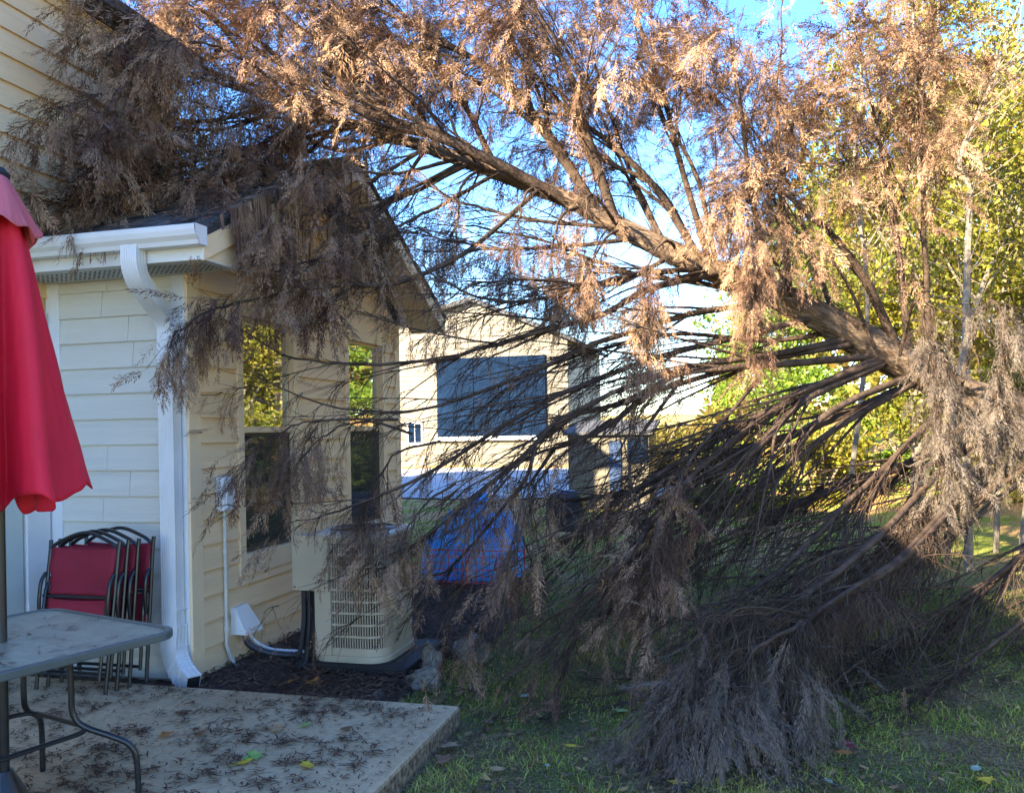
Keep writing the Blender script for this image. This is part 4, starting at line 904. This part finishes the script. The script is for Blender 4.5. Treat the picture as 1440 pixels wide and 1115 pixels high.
for (sp, r, fs, fd) in MID:
    r *= .8; near = sp[-1][0] < 620 and sp[-1][1] > 450
    fs, fd = min(.93, fs+.12), fd*(.22 if sp[-1][0] < 620 and sp[-1][1] > 700 else .38)
    limb(sp, r, fs, fd, sec=9 if near else 10, slen=.34 if near else .70, droop=.30, ssize=.19, tert=4 if near else 3, fsp=(.08, .42), fw=.035, fdroop=1.3, nar=.8, forks=2.4 if near else 5.0, fork_len=.8 if near else 1.0, taper=.72, spread=(.12, .5))
for (sp, r, fs, fd) in MID[4:14:2]+MID[18:22]:
    limb(sp, r*.8, .90, fd*.12, sec=9, slen=.70, droop=.30, fsp=(.08, .42), fw=.035, jit=36, djit=.35, ssize=.19, tert=3, forks=3.2, fork_len=.9, fdroop=1.3, taper=.7, spread=(.12, .5))
for sp in ([(560, 590, 5.45), (500, 590, 5.35), (440, 595, 5.3), (395, 620, 5.25), (360, 660, 5.2)], [(580, 610, 5.5), (520, 595, 5.4), (470, 605, 5.3), (430, 640, 5.25), (405, 680, 5.2)],
           [(640, 680, 5.4), (600, 710, 5.2), (570, 750, 5.1), (520, 795, 5.0)], [(620, 620, 5.5), (560, 640, 5.45), (530, 690, 5.4), (520, 740, 5.35)]):
    limb(sp, .010, .25, .9, sec=20, slen=.16, droop=.9, ssize=.19, tert=5, fdroop=1.3, taper=.3, nar=.85, forks=2.0, fork_len=.4)
# curtains of foliage hanging near the trunk on the right
CU = [
 [(1265, 500, 6.7), (1285, 425, 6.3), (1300, 500, 6.1), (1300, 610, 6.0), (1285, 720, 6.0)],
 [(1300, 530, 6.8), (1320, 480, 6.3), (1330, 560, 6.1), (1325, 690, 6.0)],
 [(1350, 550, 6.9), (1380, 440, 6.4), (1405, 440, 6.2), (1405, 540, 6.1), (1395, 640, 6.1)],
 [(1120, 430, 6.8), (1080, 360, 6.3), (1050, 390, 6.1), (1050, 470, 6.0)],
 [(1000, 380, 6.8), (930, 400, 6.1), (915, 450, 5.9), (900, 530, 5.8)],
 [(1060, 540, 6.1), (985, 640, 5.5), (965, 720, 5.3), (955, 800, 5.25)],
 [(960, 530, 6.1), (890, 640, 5.7), (900, 720, 5.4), (880, 800, 5.3)],
 [(860, 590, 5.9), (790, 640, 5.6), (750, 700, 5.4), (735, 780, 5.3)],
 [(780, 630, 5.8), (740, 690, 5.4), (700, 720, 5.2)],
 [(870, 320, 6.8), (830, 270, 6.4), (820, 300, 6.2), (840, 350, 6.1)],
 [(1230, 490, 6.8), (1180, 380, 6.6), (1090, 300, 6.5), (1060, 330, 6.3), (1040, 400, 6.2)],
]
CU += [[(770, 270, 6.9), (745, 265, 6.5), (725, 310, 6.3), (715, 390, 6.2)], [(880, 325, 6.8), (860, 330, 6.4), (840, 370, 6.2), (835, 430, 6.1)],
       [(960, 362, 6.8), (935, 340, 6.4), (905, 370, 6.2), (890, 420, 6.1)], [(680, 235, 7.0), (650, 260, 6.6), (640, 320, 6.4), (630, 380, 6.3)], [(820, 292, 6.9), (790, 300, 6.5), (770, 350, 6.3), (765, 420, 6.2)]]
for q_, sp in enumerate(CU): limb(sp, .016, .30, .75, sec=26, slen=.15, droop=.9, ssize=.21, mt='needles_grey' if q_ < 3 else 'needles', tert=5, fdroop=1.5, taper=.3, nar=.8, forks=2.0, fork_len=.5)  # first three curtains: shade put into the leaf colour
# grey clump resting on the lawn
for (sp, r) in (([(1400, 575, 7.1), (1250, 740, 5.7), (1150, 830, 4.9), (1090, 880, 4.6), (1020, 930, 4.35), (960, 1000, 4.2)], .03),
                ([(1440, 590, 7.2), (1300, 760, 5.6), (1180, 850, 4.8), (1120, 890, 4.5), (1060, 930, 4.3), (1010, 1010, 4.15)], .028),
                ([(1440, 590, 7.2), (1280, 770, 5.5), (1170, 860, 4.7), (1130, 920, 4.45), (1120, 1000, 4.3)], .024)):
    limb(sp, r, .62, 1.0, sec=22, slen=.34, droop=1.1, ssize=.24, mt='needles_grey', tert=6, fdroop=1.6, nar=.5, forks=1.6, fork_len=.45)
print('foliage quads', stats)

# ------------------------------------------------------------ background trees
def leafcloud(C, R, n, size, m, name, parent, flat=.7, clumps=26, seed=0):
    """n leaf quads in clumps spread through ellipsoid C,R"""
    r = np.random.default_rng(seed); cc = norm(r.normal(0, 1, (clumps, 3)))*(.25+.75*r.random((clumps, 1))**.5)*np.array(R)+np.array(C)
    k = r.integers(0, clumps, n); cr = (.20+.22*r.random(clumps))*np.mean(R); P = cc[k]+norm(r.normal(0, 1, (n, 3)))*(r.random((n, 1))**.6)*cr[k][:, None]*np.array([1, 1, flat])
    d = norm(r.normal(0, 1, (n, 3))+np.array([0, 0, -.5])); s = norm(np.cross(d, r.normal(0, 1, (n, 3)))); L = size*(.6+.8*r.random((n, 1)))
    V = np.stack([P, P+d*L*.45+s*L*.32, P+d*L, P+d*L*.45-s*L*.32], 1).reshape(-1, 3)
    return link(name, nmesh(name, V, np.arange(4*n).reshape(-1, 4)), m, parent), cc
def bgtree(x, y, h, R, cz, n, leafm, size, label, cat='tree', group='trees at the back of the yard', lean=0.0, stems=1, seed=0, name='deciduous_tree', tr=.09, clumps=34):
    z0 = gh(x, y); root = thing(name, label, cat, (x, y, z0), group); r = random.Random(seed)
    lf, cc = leafcloud((x+lean*.5, y, z0+cz), R, n, size, M[leafm], 'crown', root, clumps=clumps, seed=seed)
    b = B()
    for s in range(stems):
        a = r.uniform(0, 6.28); tx, ty = x+lean+(.8*math.cos(a) if stems > 1 else 0), y+.6*math.sin(a)
        pts = [(x+.1*s, y, z0-.1), (x+.2*(tx-x)+r.gauss(0, .12), y+.2*(ty-y), z0+h*.25), (x+.5*(tx-x)+r.gauss(0, .2), y+.5*(ty-y), z0+h*.55), (tx, ty, z0+h)]
        c = catmull(pts, 20); k = tr*(1 if s == 0 else .6); b.tube(c, [k*(1-.8*i/19) for i in range(20)], 8)
        for j in range(26):
            i = r.randint(5, 18); p = Vector(c[i]); t = Vector(cc[r.randrange(len(cc))]); 
            if (t-p).length > 2.6: t = p+(t-p).normalized()*2.6
            mid = (p+t)/2+Vector((r.gauss(0, .15), r.gauss(0, .15), .1)); b.tube(catmull([p, mid, t], 6), [k*.32, k*.27, k*.22, k*.17, k*.12, k*.06], 4)
    b.build('trunk', M['bark_grey'], root, smooth=True)
    return root
BT = [
 (3.3, 11.5, 7.0, (1.3, 1.3, 2.6), 4.3, 9000, 'leaf_y', .085, 'slender yellow-green tree just behind the right end of the trunk', .5, 2),
 (5.2, 13.0, 8.0, (1.9, 1.6, 3.4), 4.4, 15000, 'leaf_y', .09, 'bright yellow-green tree at the right edge with thin grey stems', .4, 3),
 (2.8, 15.5, 8.5, (1.9, 1.6, 3.6), 4.8, 14000, 'leaf_y', .10, 'tall yellowing tree behind the sunlit brown plumes', -.3, 2),
 (6.0, 17.5, 9.5, (2.4, 2.0, 4.2), 5.0, 15000, 'leaf_o', .11, 'olive leaved tall tree farthest up the slope at right', .2, 2),
 (0.9, 18.5, 6.2, (1.6, 1.4, 2.3), 3.2, 9000, 'leaf_g', .10, 'green bushy tree on the slope seen under the trunk', .1, 1),
 (4.2, 10.2, 5.6, (1.3, 1.2, 2.0), 2.6, 8000, 'leaf_o', .07, 'low thin olive sapling close behind the trunk base', .2, 3),
 (6.6, 14.8, 9.0, (2.0, 1.6, 3.9), 4.8, 15000, 'leaf_y', .10, 'tall yellow tree between the edge tree and the olive one', -.2, 2),
 (4.3, 19.5, 10.5, (2.6, 2.0, 4.6), 5.4, 16000, 'leaf_y', .12, 'large yellow tree at the very back above the brown plumes', .2, 2),
 (7.6, 11.0, 8.0, (1.9, 2.0, 3.4), 4.3, 14000, 'leaf_y', .09, 'yellow tree beyond the right frame edge, mirrored in the windows', .2, 2),
]
for i, t in enumerate(BT):
    bgtree(t[0], t[1], t[2], t[3], t[4], int(t[5]*1.5), t[6], t[7]*.85, t[8], lean=t[9], stems=t[10], seed=20+i, clumps=64, tr=.11)
for i, (x, y, h) in enumerate(((7.8, 3.0, 6.5), (8.6, 6.2, 8.0), (10.5, 9.0, 8.5), (12.0, 5.0, 8.0), (8.4, -.6, 7.5))):
    bgtree(x, y, h, (2.0, 2.2, h*.42), h*.55, 9000, 'leaf_y', .12, ['short yellow tree mirrored in the near window', 'taller yellow tree mirrored between the windows', 'spreading tree mirrored in the far window', 'distant yellow tree mirrored above the sill', 'yellow tree nearest the camera side, mirrored in glass'][i], seed=60+i, stems=2, clumps=40)
# thin bare saplings between the fallen tree and the yellow trees
for (sp, dd, tr0, lab) in (([(1362, 760), (1358, 560), (1360, 384), (1363, 269), (1349, 229), (1370, 172), (1388, 133), (1440, -10)], 9.2, .048, 'thin grey sapling with a kink halfway up, rising behind the grey foliage curtain'),
                           ([(1330, 760), (1350, 520), (1385, 395), (1413, 341), (1445, 265), (1480, 150)], 9.8, .042, 'slender pale sapling leaning right toward the photo edge'),
                           ([(1400, 760), (1410, 460), (1417, 308), (1406, 251), (1420, 168), (1430, 40)], 10.4, .036, 'thinnest dark sapling nearest the right edge of the photo'),
                           ([(1180, 740), (1215, 520), (1218, 380), (1200, 250), (1212, 120), (1195, -20)], 10.0, .034, 'thin sapling standing behind the sunlit upper plumes')):
    pts = [at(a, b_, dd) for a, b_ in sp]; pts[0].z = gh(pts[0].x, pts[0].y)-.05
    root = thing('bare_sapling', lab, 'sapling', (pts[0].x, pts[0].y, gh(pts[0].x, pts[0].y)), 'bare saplings at the right'); c = catmull(pts, 40)
    b = B(); b.tube(c, [tr0*(1-.75*i/39) for i in range(40)], 7); b.build('trunk', M['bark_grey'], root, smooth=True)
    i = rng.integers(10, 39, 60); D = np.stack([rng.normal(0, .7, 60), rng.normal(0, .7, 60), np.full(60, .7)], -1); TWG = grow(c[i], D, rng.uniform(.3, 1.5, 60), 9, np.zeros(60), .13)
    V, Q = tubes(TWG, np.full((60, 1), .008)*np.linspace(1, .25, 9)[None], 4); link('twigs', nmesh('twigs', V, Q), M['bark_grey'], root)
    nL = 900; ii = rng.integers(0, 60, nL); jj = rng.integers(3, 9, nL); P = TWG[ii, jj]+rng.normal(0, .03, (nL, 3)); d = norm(rng.normal(0, 1, (nL, 3))+G*.8); s_ = norm(np.cross(d, rng.normal(0, 1, (nL, 3)))); L = .07*(.5+.8*rng.random((nL, 1)))
    V = np.stack([P, P+d*L*.45+s_*L*.3, P+d*L, P+d*L*.45-s_*L*.3], 1).reshape(-1, 3); link('leaves', nmesh('leaves', V, np.arange(4*nL).reshape(-1, 4)), M['leaf_y'], root)
# bushes on the slope
def shrub(x, y, R, n, leafm, label, seed, size=.08):
    z0 = gh(x, y); root = thing('shrub', label, 'shrub', (x, y, z0), 'shrubs on the slope'); leafcloud((x, y, z0+R[2]*.55), (R[0], R[1], R[2]*.7),  n, size, M[leafm], 'foliage', root, clumps=26, seed=seed)
    b = B(); r = random.Random(seed)
    for k in range(5):
        a = r.uniform(0, 6.3); b.tube([(x, y, z0-.05), (x+R[0]*.3*math.cos(a), y+R[1]*.3*math.sin(a), z0+R[2]*.6), (x+R[0]*.7*math.cos(a), y+R[1]*.6*math.sin(a), z0+R[2]*1.3)], [.03, .02, .008], 5)
    b.build('stems', M['bark_grey'], root)
SH = [(-.4, 15.4, (1.0, .8, .9), 6000, 'leaf_g', 'rounded green shrub beside the small shed'), (1.3, 16.4, (1.3, .9, 1.0), 7000, 'leaf_y', 'lime green shrub in the middle of the slope'),
      (3.1, 17.2, (1.4, .9, 1.2), 7000, 'leaf_g', 'deep green shrub right of the lime one'), (4.9, 15.8, (1.3, .9, 1.0), 6500, 'leaf_o', 'olive shrub under the yellow trees'),
      (-2.2, 21, (1.2, .9, 1.3), 6000, 'leaf_o', 'tan and olive bush far back beside the neighbour house'), (7.2, 14.5, (1.4, 1.2, 1.2), 6000, 'leaf_y', 'yellow shrub at the right edge of the slope')]
for i, s in enumerate(SH): shrub(s[0], s[1], s[2], s[3], s[4], s[5], 90+i)
b = None
# far wood behind everything
V_, n = [], 36000
r = np.random.default_rng(5); fx = r.uniform(-3.6, 34, n); fy = r.uniform(24, 34, n); top = 4.5+2.5*np.sin(fx*.5)+1.5*np.sin(fx*1.3)+.14*fx
fz = ground_h(fx, fy)+r.random(n)**.8*np.maximum(top*np.clip((fx+4.2)/3, .25, 1), 1)
P = np.stack([fx, fy, fz], -1); d = norm(r.normal(0, 1, (n, 3))); s = norm(np.cross(d, r.normal(0, 1, (n, 3)))); L = .32*(.6+.8*r.random((n, 1)))
V = np.stack([P, P+d*L*.45+s*L*.35, P+d*L, P+d*L*.45-s*L*.35], 1).reshape(-1, 3)
tag(link('far_wood', nmesh('far_wood', V, np.arange(4*n).reshape(-1, 4)), M['leaf_o']), 'distant autumn wood closing the yard behind the slope', 'wood', kind='stuff')

# ------------------------------------------------------------ neighbours
dp = grid('driveway', np.linspace(-14, -.6, 20), np.linspace(17.5, 27.5, 16), lambda x, y: ground_h(x, y)+.03, M['pave']); tag(dp, kind='structure')
nh = thing('neighbour_house', 'distant cream gabled house with a wide blue screened porch, seen through the branches', 'house', tuple(onz(690, 640, 0))[:0] or (-10.0, 29.0, .35))
Yh = 29.0
xl, xr = onp(545, 600, 1, Yh).x-3, onp(800, 600, 1, Yh).x
zt = onp(690, 424, 1, Yh).z; ze = onp(790, 478, 1, Yh).z; xm = onp(665, 424, 1, Yh).x
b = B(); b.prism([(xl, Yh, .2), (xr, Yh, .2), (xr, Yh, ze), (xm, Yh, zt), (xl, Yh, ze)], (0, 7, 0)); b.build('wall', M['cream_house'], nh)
b = B()
for (x0_, x1_) in ((xm, xr+.35), (xm, xl-.35)):
    zz = ze-(abs(x1_-xm)-abs((xr if x1_ > xm else xl)-xm))*(zt-ze)/abs((xr if x1_ > xm else xl)-xm)
    b.prism([(x0_, Yh-.3, zt+.02), (x1_, Yh-.3, zz+.02), (x1_, Yh-.3, zz+.16), (x0_, Yh-.3, zt+.18)], (0, 7.6, 0))
b.build('roof', M['grey_roof'], nh)
p0, p1 = onp(614, 505, 1, Yh-.1), onp(768, 612, 1, Yh-.1)
b = B(); b.box((p0.x, Yh-.10, p1.z), (p1.x, Yh-.02, p0.z)); sc_ = b.build('porch_screen', M['screen'], nh)
b = B(); wv = (p1.x-p0.x)
for k in (1, 2): x = p0.x+wv*k/3; b.box((x-.03, Yh-.125, p1.z), (x+.03, Yh-.101, p0.z))
b.box((p0.x, Yh-.13, (p0.z+p1.z)/2-.03), (p1.x, Yh-.126, (p0.z+p1.z)/2+.03)); b.build('mullion', M['screen'], sc_)
b = B(); b.box((p0.x-.1, Yh-.2, p1.z-.14), (p1.x+.1, Yh-.005, p1.z-.002)); b.build('porch_sill', M['white'], nh)
siding('lap_siding', 'Y', Yh-.004, xl, xr, .2, zt-.1, .19, M['cream_house'], nh, ((p0.x-.05, p1.x+.05, p1.z-.02, p0.z),), -1, lambda z: (xl if z < ze else xm-(xm-xl)*(zt-z)/(zt-ze), xr if z < ze else xm+(xr-xm)*(zt-z)/(zt-ze)))
for (a0, a1, b0, b1) in ((574, 592, 596, 622),):
    u, v_ = onp(a0, b0, 1, Yh-.05), onp(a1, b1, 1, Yh-.05); b = B(); b.box((u.x-.08, Yh-.05, v_.z-.08), (v_.x+.08, Yh-.002, u.z+.08)); wo = b.build('window', M['white'], nh)
    b = B(); b.box((u.x, Yh-.07, v_.z), ((u.x+v_.x)/2-.02, Yh-.051, u.z)); b.box(((u.x+v_.x)/2+.02, Yh-.07, v_.z), (v_.x, Yh-.051, u.z)); b.build('pane', M['screen'], wo)
# hidden house added beyond ours as a sun blocker (casts the shade on the rear lawn)
shade_house = thing('neighbour_house', 'cream house added out of view behind the extension to shade the rear lawn', 'house', (-11, 10, 0))
b = B(); b.box((-15, 9.2, 0), (-7.4, 17, 4.6)); b.build('wall', M['cream_house'], shade_house)
b = B(); b.prism([(-15.4, 8.9, 4.6), (-11.2, 8.9, 5.9), (-7.0, 8.9, 4.6)], (0, 8.5, 0)); b.build('roof', M['grey_roof'], shade_house)
# small shed
sx, sy = -.9, 15.6; p = onp(800, 700, 1, sy); q = onp(912, 606, 1, sy); gz = gh(-1.5, sy)
shd = thing('garden_shed', 'small cream shed with dark blue door and low grey roof on the far lawn', 'shed', ((p.x+q.x)/2, sy, gz))
x0_, x1_, zt_ = p.x, q.x, q.z
b = B(); b.box((x0_, sy, gz-.1), (x1_, sy+1.4, zt_-.06)); b.build('wall', M['cream_house'], shd)
b = B(); b.prism([(x0_-.08, sy-.1, zt_-.06), (x1_+.08, sy-.1, zt_-.06), (x1_+.08, sy+1.5, zt_+.16), (x0_-.08, sy+1.5, zt_+.16), ], (0, 0, .06)); b.build('roof', M['grey_roof'], shd)
u = onp(856, 620, 1, sy-.02); v_ = onp(874, 690, 1, sy-.02); b = B(); b.box((u.x, sy-.03, v_.z), (v_.x, sy-.001, u.z)); b.build('door', M['blue_paint'], shd)
u = onp(882, 616, 1, sy-.02); v_ = onp(910, 650, 1, sy-.02); b = B(); b.box((u.x, sy-.035, v_.z), (v_.x, sy-.001, u.z)); b.build('shutter', M['screen'], shd)
# covered grill
gp = onp(797, 745, 1, 12.2); gp.z = gh(gp.x, 12.2)
gr = thing('covered_grill', 'black covered barbecue grill on the lawn beyond the tarp', 'grill', gp)
b = B(); vs = []
for (z, hx, hy) in ((.12, .27, .22), (.3, .28, .23), (.55, .26, .21), (.66, .21, .17), (.70, .12, .1)):
    vs.append([(gp.x+x, gp.y+y, gp.z+z) for x, y in rrect(-hx, hx, -hy, hy, .08, 4)])
m_ = len(vs[0]); b.add([p for r_0 in vs for p in r_0], [(i*m_+k, i*m_+(k+1) % m_, (i+1)*m_+(k+1) % m_, (i+1)*m_+k) for i in range(4) for k in range(m_)]+[tuple(range(m_)), tuple(4*m_+k for k in range(m_))])
b.build('cover', M['cover'], gr, smooth=True)
for sx_ in (-1, 1):
    for sy_ in (-1, 1): b = B(); b.tube([(gp.x+sx_*.2, gp.y+sy_*.15, gp.z), (gp.x+sx_*.2, gp.y+sy_*.15, gp.z+.14)], .015, 6); b.build('leg', M['black_metal'], gr)
# blue tarp heap
def tarp():
    from mathutils import noise as mn
    c = Vector((-2.88, 9.05, 0)); g = gh(c.x, c.y); nx, ny = 70, 56; vs = []
    for j in range(ny+1):
        for i in range(nx+1):
            u, v = i/nx*2-1, j/ny*2-1; x, y = u*.50, v*.45
            e = max(0, 1-abs(u)**2.6)*max(0, 1-abs(v)**2.6); h = (.40+.40*math.exp(-((u-.12)/.52)**2))*e**.32
            q = Vector((x*3, y*3, 1.7)); f = mn.noise(q*1.5)*.16+abs(mn.noise(q*3.1+Vector((4, 0, 0))))*.22+mn.noise(q*8)*.04
            vs.append((c.x+x+.10*mn.noise(q), c.y+y, g+.01+max(0, h+f*(e > .02)*min(1, h*3))))
    b = B(); b.add(vs, [(j*(nx+1)+i, j*(nx+1)+i+1, (j+1)*(nx+1)+i+1, (j+1)*(nx+1)+i) for j in range(ny) for i in range(nx)])
    o = b.build('tarp', M['tarp'], smooth=True, origin=(c.x, c.y, g), recalc=False); tag(o, 'crumpled bright blue tarp heaped over something behind the red wire fence', 'tarp')
    for poly in o.data.polygons: poly.use_smooth = True
tarp()
# red wire fence
f0 = Vector((onz(575, 834, 0).x, 8.35, 0)); f1x = onz(715, 834, 0).x
fe = thing('garden_fence', 'low red coated wire mesh fence in front of the blue tarp', 'fence', (f0.x, 8.35, 0))
b = B(); x0_, x1_ = f0.x-.1, f1x+.15
for k in range(6): b.tube([(x0_, 8.35, .08+k*.066), (x1_, 8.35, .08+k*.066)], 0.0045 if k < 5 else .007, 5)
nxw = int((x1_-x0_)/.072)
for k in range(nxw+1): x = x0_+(x1_-x0_)*k/nxw; b.tube([(x, 8.355, 0), (x, 8.355, .41)], .004, 5)
b.build('wire_mesh', M['red_wire'], fe)
for k in (0, .5, 1): x = x0_+(x1_-x0_)*k; b = B(); b.tube([(x, 8.365, -.05), (x, 8.365, .44)], .008, 6); b.build('post', M['red_wire'], fe)
pb = onp(689, 715, 1, 9.0)
b = B(); b.obox((pb.x+.02, 9.0, .62), (.07, .0, .03), (0, .012, 0), (-.03, .05, .14)); tag(b.build('board', M['board'], origin=(pb.x, 9.0, .5)), 'short bare plywood board sticking up behind the tarp', 'board')
pb = onp(705, 715, 1, 9.4)
b = B(); b.box((pb.x-.16, 9.4, .06), (pb.x+.13, 9.75, .86)); b.box((pb.x-.19, 9.37, .861), (pb.x+.16, 9.78, .90)); tag(b.build('storage_bin', M['white'], origin=(pb.x, 9.55, .06), bevel=.01), 'tall white lidded bin standing just behind the tarp', 'bin')

# ------------------------------------------------------------ fallen leaves
def leafshape(kind, s):
    if kind == 0:  # five lobes
        pr = [(0, 0), (.28, .05), (.50, -.06), (.42, .22), (.62, .42), (.32, .42), (.22, .60), (.10, .78), (0, 1.0)]
    elif kind == 1: pr = [(0, 0), (.18, .12), (.27, .38), (.22, .68), (.08, .9), (0, 1.0)]
    else: pr = [(0, 0), (.14, .15), (.30, .2), (.22, .38), (.33, .55), (.16, .62), (.12, .85), (0, 1)]
    pts = pr+[(-x, y) for x, y in pr[-2:0:-1]]; return [(x*s, (y-.5)*s) for x, y in pts]
LM = {}
def leafmat(nm, c):
    if nm not in LM: LM[nm] = mat('leaf_'+nm, c, .6, var=.3, scale=30, transl=.2, bump=.3)
    return LM[nm]
cols = {'orange': (.42, .17, .04), 'yellow': (.60, .42, .03), 'green': (.25, .42, .10), 'brown': (.20, .10, .05), 'maroon': (.16, .02, .035), 'tan': (.42, .26, .13), 'pale': (.30, .42, .30)}
def leaf(px, py, z, kind, s, col, label):
    p = onz(px, py, z); o2 = leafshape(kind, s); th = rnd.uniform(0, 6.28); b = B()
    cu = rnd.uniform(.15, .5); n = len(o2); tx, ty = rnd.uniform(-.2, .2), rnd.uniform(-.2, .2)
    def V3(x, y): X, Y = x*math.cos(th)-y*math.sin(th), x*math.sin(th)+y*math.cos(th); return (p.x+X, p.y+Y, p.z+.016+cu*(x*x*2+abs(y)*.15)+tx*X+ty*Y)
    vs = [V3(x, y) for x, y in o2]+[V3(0, y) for y in (-.25*s, .0, .25*s)]
    c = n+1; b.add(vs, [(i, (i+1) % n, c) for i in range(n)])
    st = V3(0, -.5*s); b.tube([st, (st[0]+.02*math.sin(th), st[1]-.02*math.cos(th), st[2]), (st[0]+.04*math.sin(th), st[1]-.035*math.cos(th), st[2]+.004)], .0012, 4)
    o = b.build('fallen_leaf', leafmat(col, cols[col]), origin=tuple(p), recalc=False); tag(o, label, 'leaf', 'fallen leaves')
LV = [
 (783, 992, .02, 0, .085, 'orange', 'orange lobed leaf in the middle of the lawn beside a tan one'), (772, 990, .02, 1, .07, 'tan', 'tan leaf touching the orange lobed leaf on the lawn'),
 (736, 982, .02, 0, .06, 'pale', 'pale whitish green leaf nearest the patio back corner on the grass'), (872, 1003, .02, 0, .085, 'green', 'fresh green lobed leaf on the lawn left of the grey clump'),
 (688, 1018, .02, 1, .10, 'brown', 'curled reddish brown leaf right of the patio edge'), (802, 1052, .02, 1, .075, 'yellow', 'narrow yellow leaf in the front middle lawn'),
 (900, 1058, .02, 1, .07, 'yellow', 'bright yellow curled leaf left of the grey clump'), (947, 1103, .02, 0, .055, 'yellow', 'small yellow leaf at the bottom edge of the lawn'),
 (1190, 1050, .02, 0, .075, 'maroon', 'dark maroon leaf right of the grey clump'), (1188, 1062, .02, 1, .085, 'orange', 'orange brown leaf just in front of the maroon one'),
 (1372, 1085, .02, 1, .085, 'pale', 'pale green leaf standing on edge at lower right'), (1388, 1102, .02, 0, .07, 'yellow', 'yellow star shaped leaf below the pale green one at lower right'),
 (1165, 1102, .02, 1, .05, 'pale', 'small pale leaf on the bottom edge right of the clump'), (770, 1080, .02, 1, .055, 'pale', 'bluish pale small leaf in the front lawn'),
 (636, 1052, .02, 0, .11, 'tan', 'large tan lobed leaf against the patio side'), (620, 1070, .02, 0, .09, 'brown', 'dark brown crumpled leaf in the gap beside the slab'),
 (700, 1085, .02, 1, .08, 'tan', 'long tan leaf standing in the grass near the front'), (1228, 968, .02, 1, .06, 'orange', 'orange leaf under the branches at right'),
 (940, 1030, .02, 1, .06, 'brown', 'brown leaf at the left foot of the grey clump'), (836, 1030, .02, 0, .07, 'brown', 'rusty brown leaf between the yellow leaf and the green one'),
 (404, 962, .05, 1, .085, 'orange', 'orange leaf on the mulch left of the condenser'), (443, 960, .05, 0, .11, 'orange', 'bright orange leaf on the mulch below the condenser corner'),
 (428, 1080, PZ+.0, 0, .075, 'yellow', 'yellow leaf on the patio slab near its front'), (385, 1027, PZ, 0, .09, 'tan', 'dry tan leaf in the middle of the patio slab'),
 (352, 1068, PZ, 0, .09, 'green', 'faded green leaf on the patio in front of the tan one'), (232, 1035, PZ, 0, .075, 'orange', 'small orange leaf on the patio right of the table leg'),
 (487, 1028, PZ, 1, .08, 'brown', 'curled brown leaf toward the right of the patio'), (281, 1035, PZ, 1, .08, 'brown', 'brown leaf between table leg and patio middle'),
 (430, 1022, PZ, 1, .07, 'green', 'green leaf lying right of the tan patio leaf'), (345, 1075, PZ, 1, .08, 'yellow', 'dull yellow leaf next to the faded green patio leaf'),
]
for l in LV: leaf(*l)
# small anonymous leaf bits over lawn and mulch
n = 3200; d_ = 2.6*(11/2.6)**rng.random(n); a = rng.uniform(-.42, .62, n); x = -math.sin(YAW)*d_+math.cos(YAW)*a*d_; y = math.cos(YAW)*d_+math.sin(YAW)*a*d_
k = ~((x < -1.5) & (y < 4.52)) & (x > -3.4); P = np.stack([x[k], y[k], ground_h(x[k], y[k])+.022+.03*inbed(x[k], y[k])], -1); V, Q = flakes(len(P), P, .038, .024, .6, .7, 2)
tag(link('leaf_litter', nmesh('leaf_litter', V, Q), mat('mixed_leaf_litter', (.13, .07, .035), .8, scale=4, color2=(.34, .22, .08), island=.5, transl=.2)), 'crumbled small brown leaves spread through the lawn and mulch', 'leaf litter', kind='stuff')
n = 7000; d_ = 3.6*(8/3.6)**rng.random(n); a = rng.uniform(-.1, .62, n); x = -math.sin(YAW)*d_+math.cos(YAW)*a*d_; y = math.cos(YAW)*d_+math.sin(YAW)*a*d_
k = (x > -1.9); P = np.stack([x[k], y[k], ground_h(x[k], y[k])+.02], -1); V, Q = flakes(len(P), P, .045, .006, 1, .5, 3)
tag(link('twig_litter', nmesh('twig_litter', V, Q), M['litter']), 'dark dead twig litter on the lawn under the fallen tree', 'leaf litter', kind='stuff')
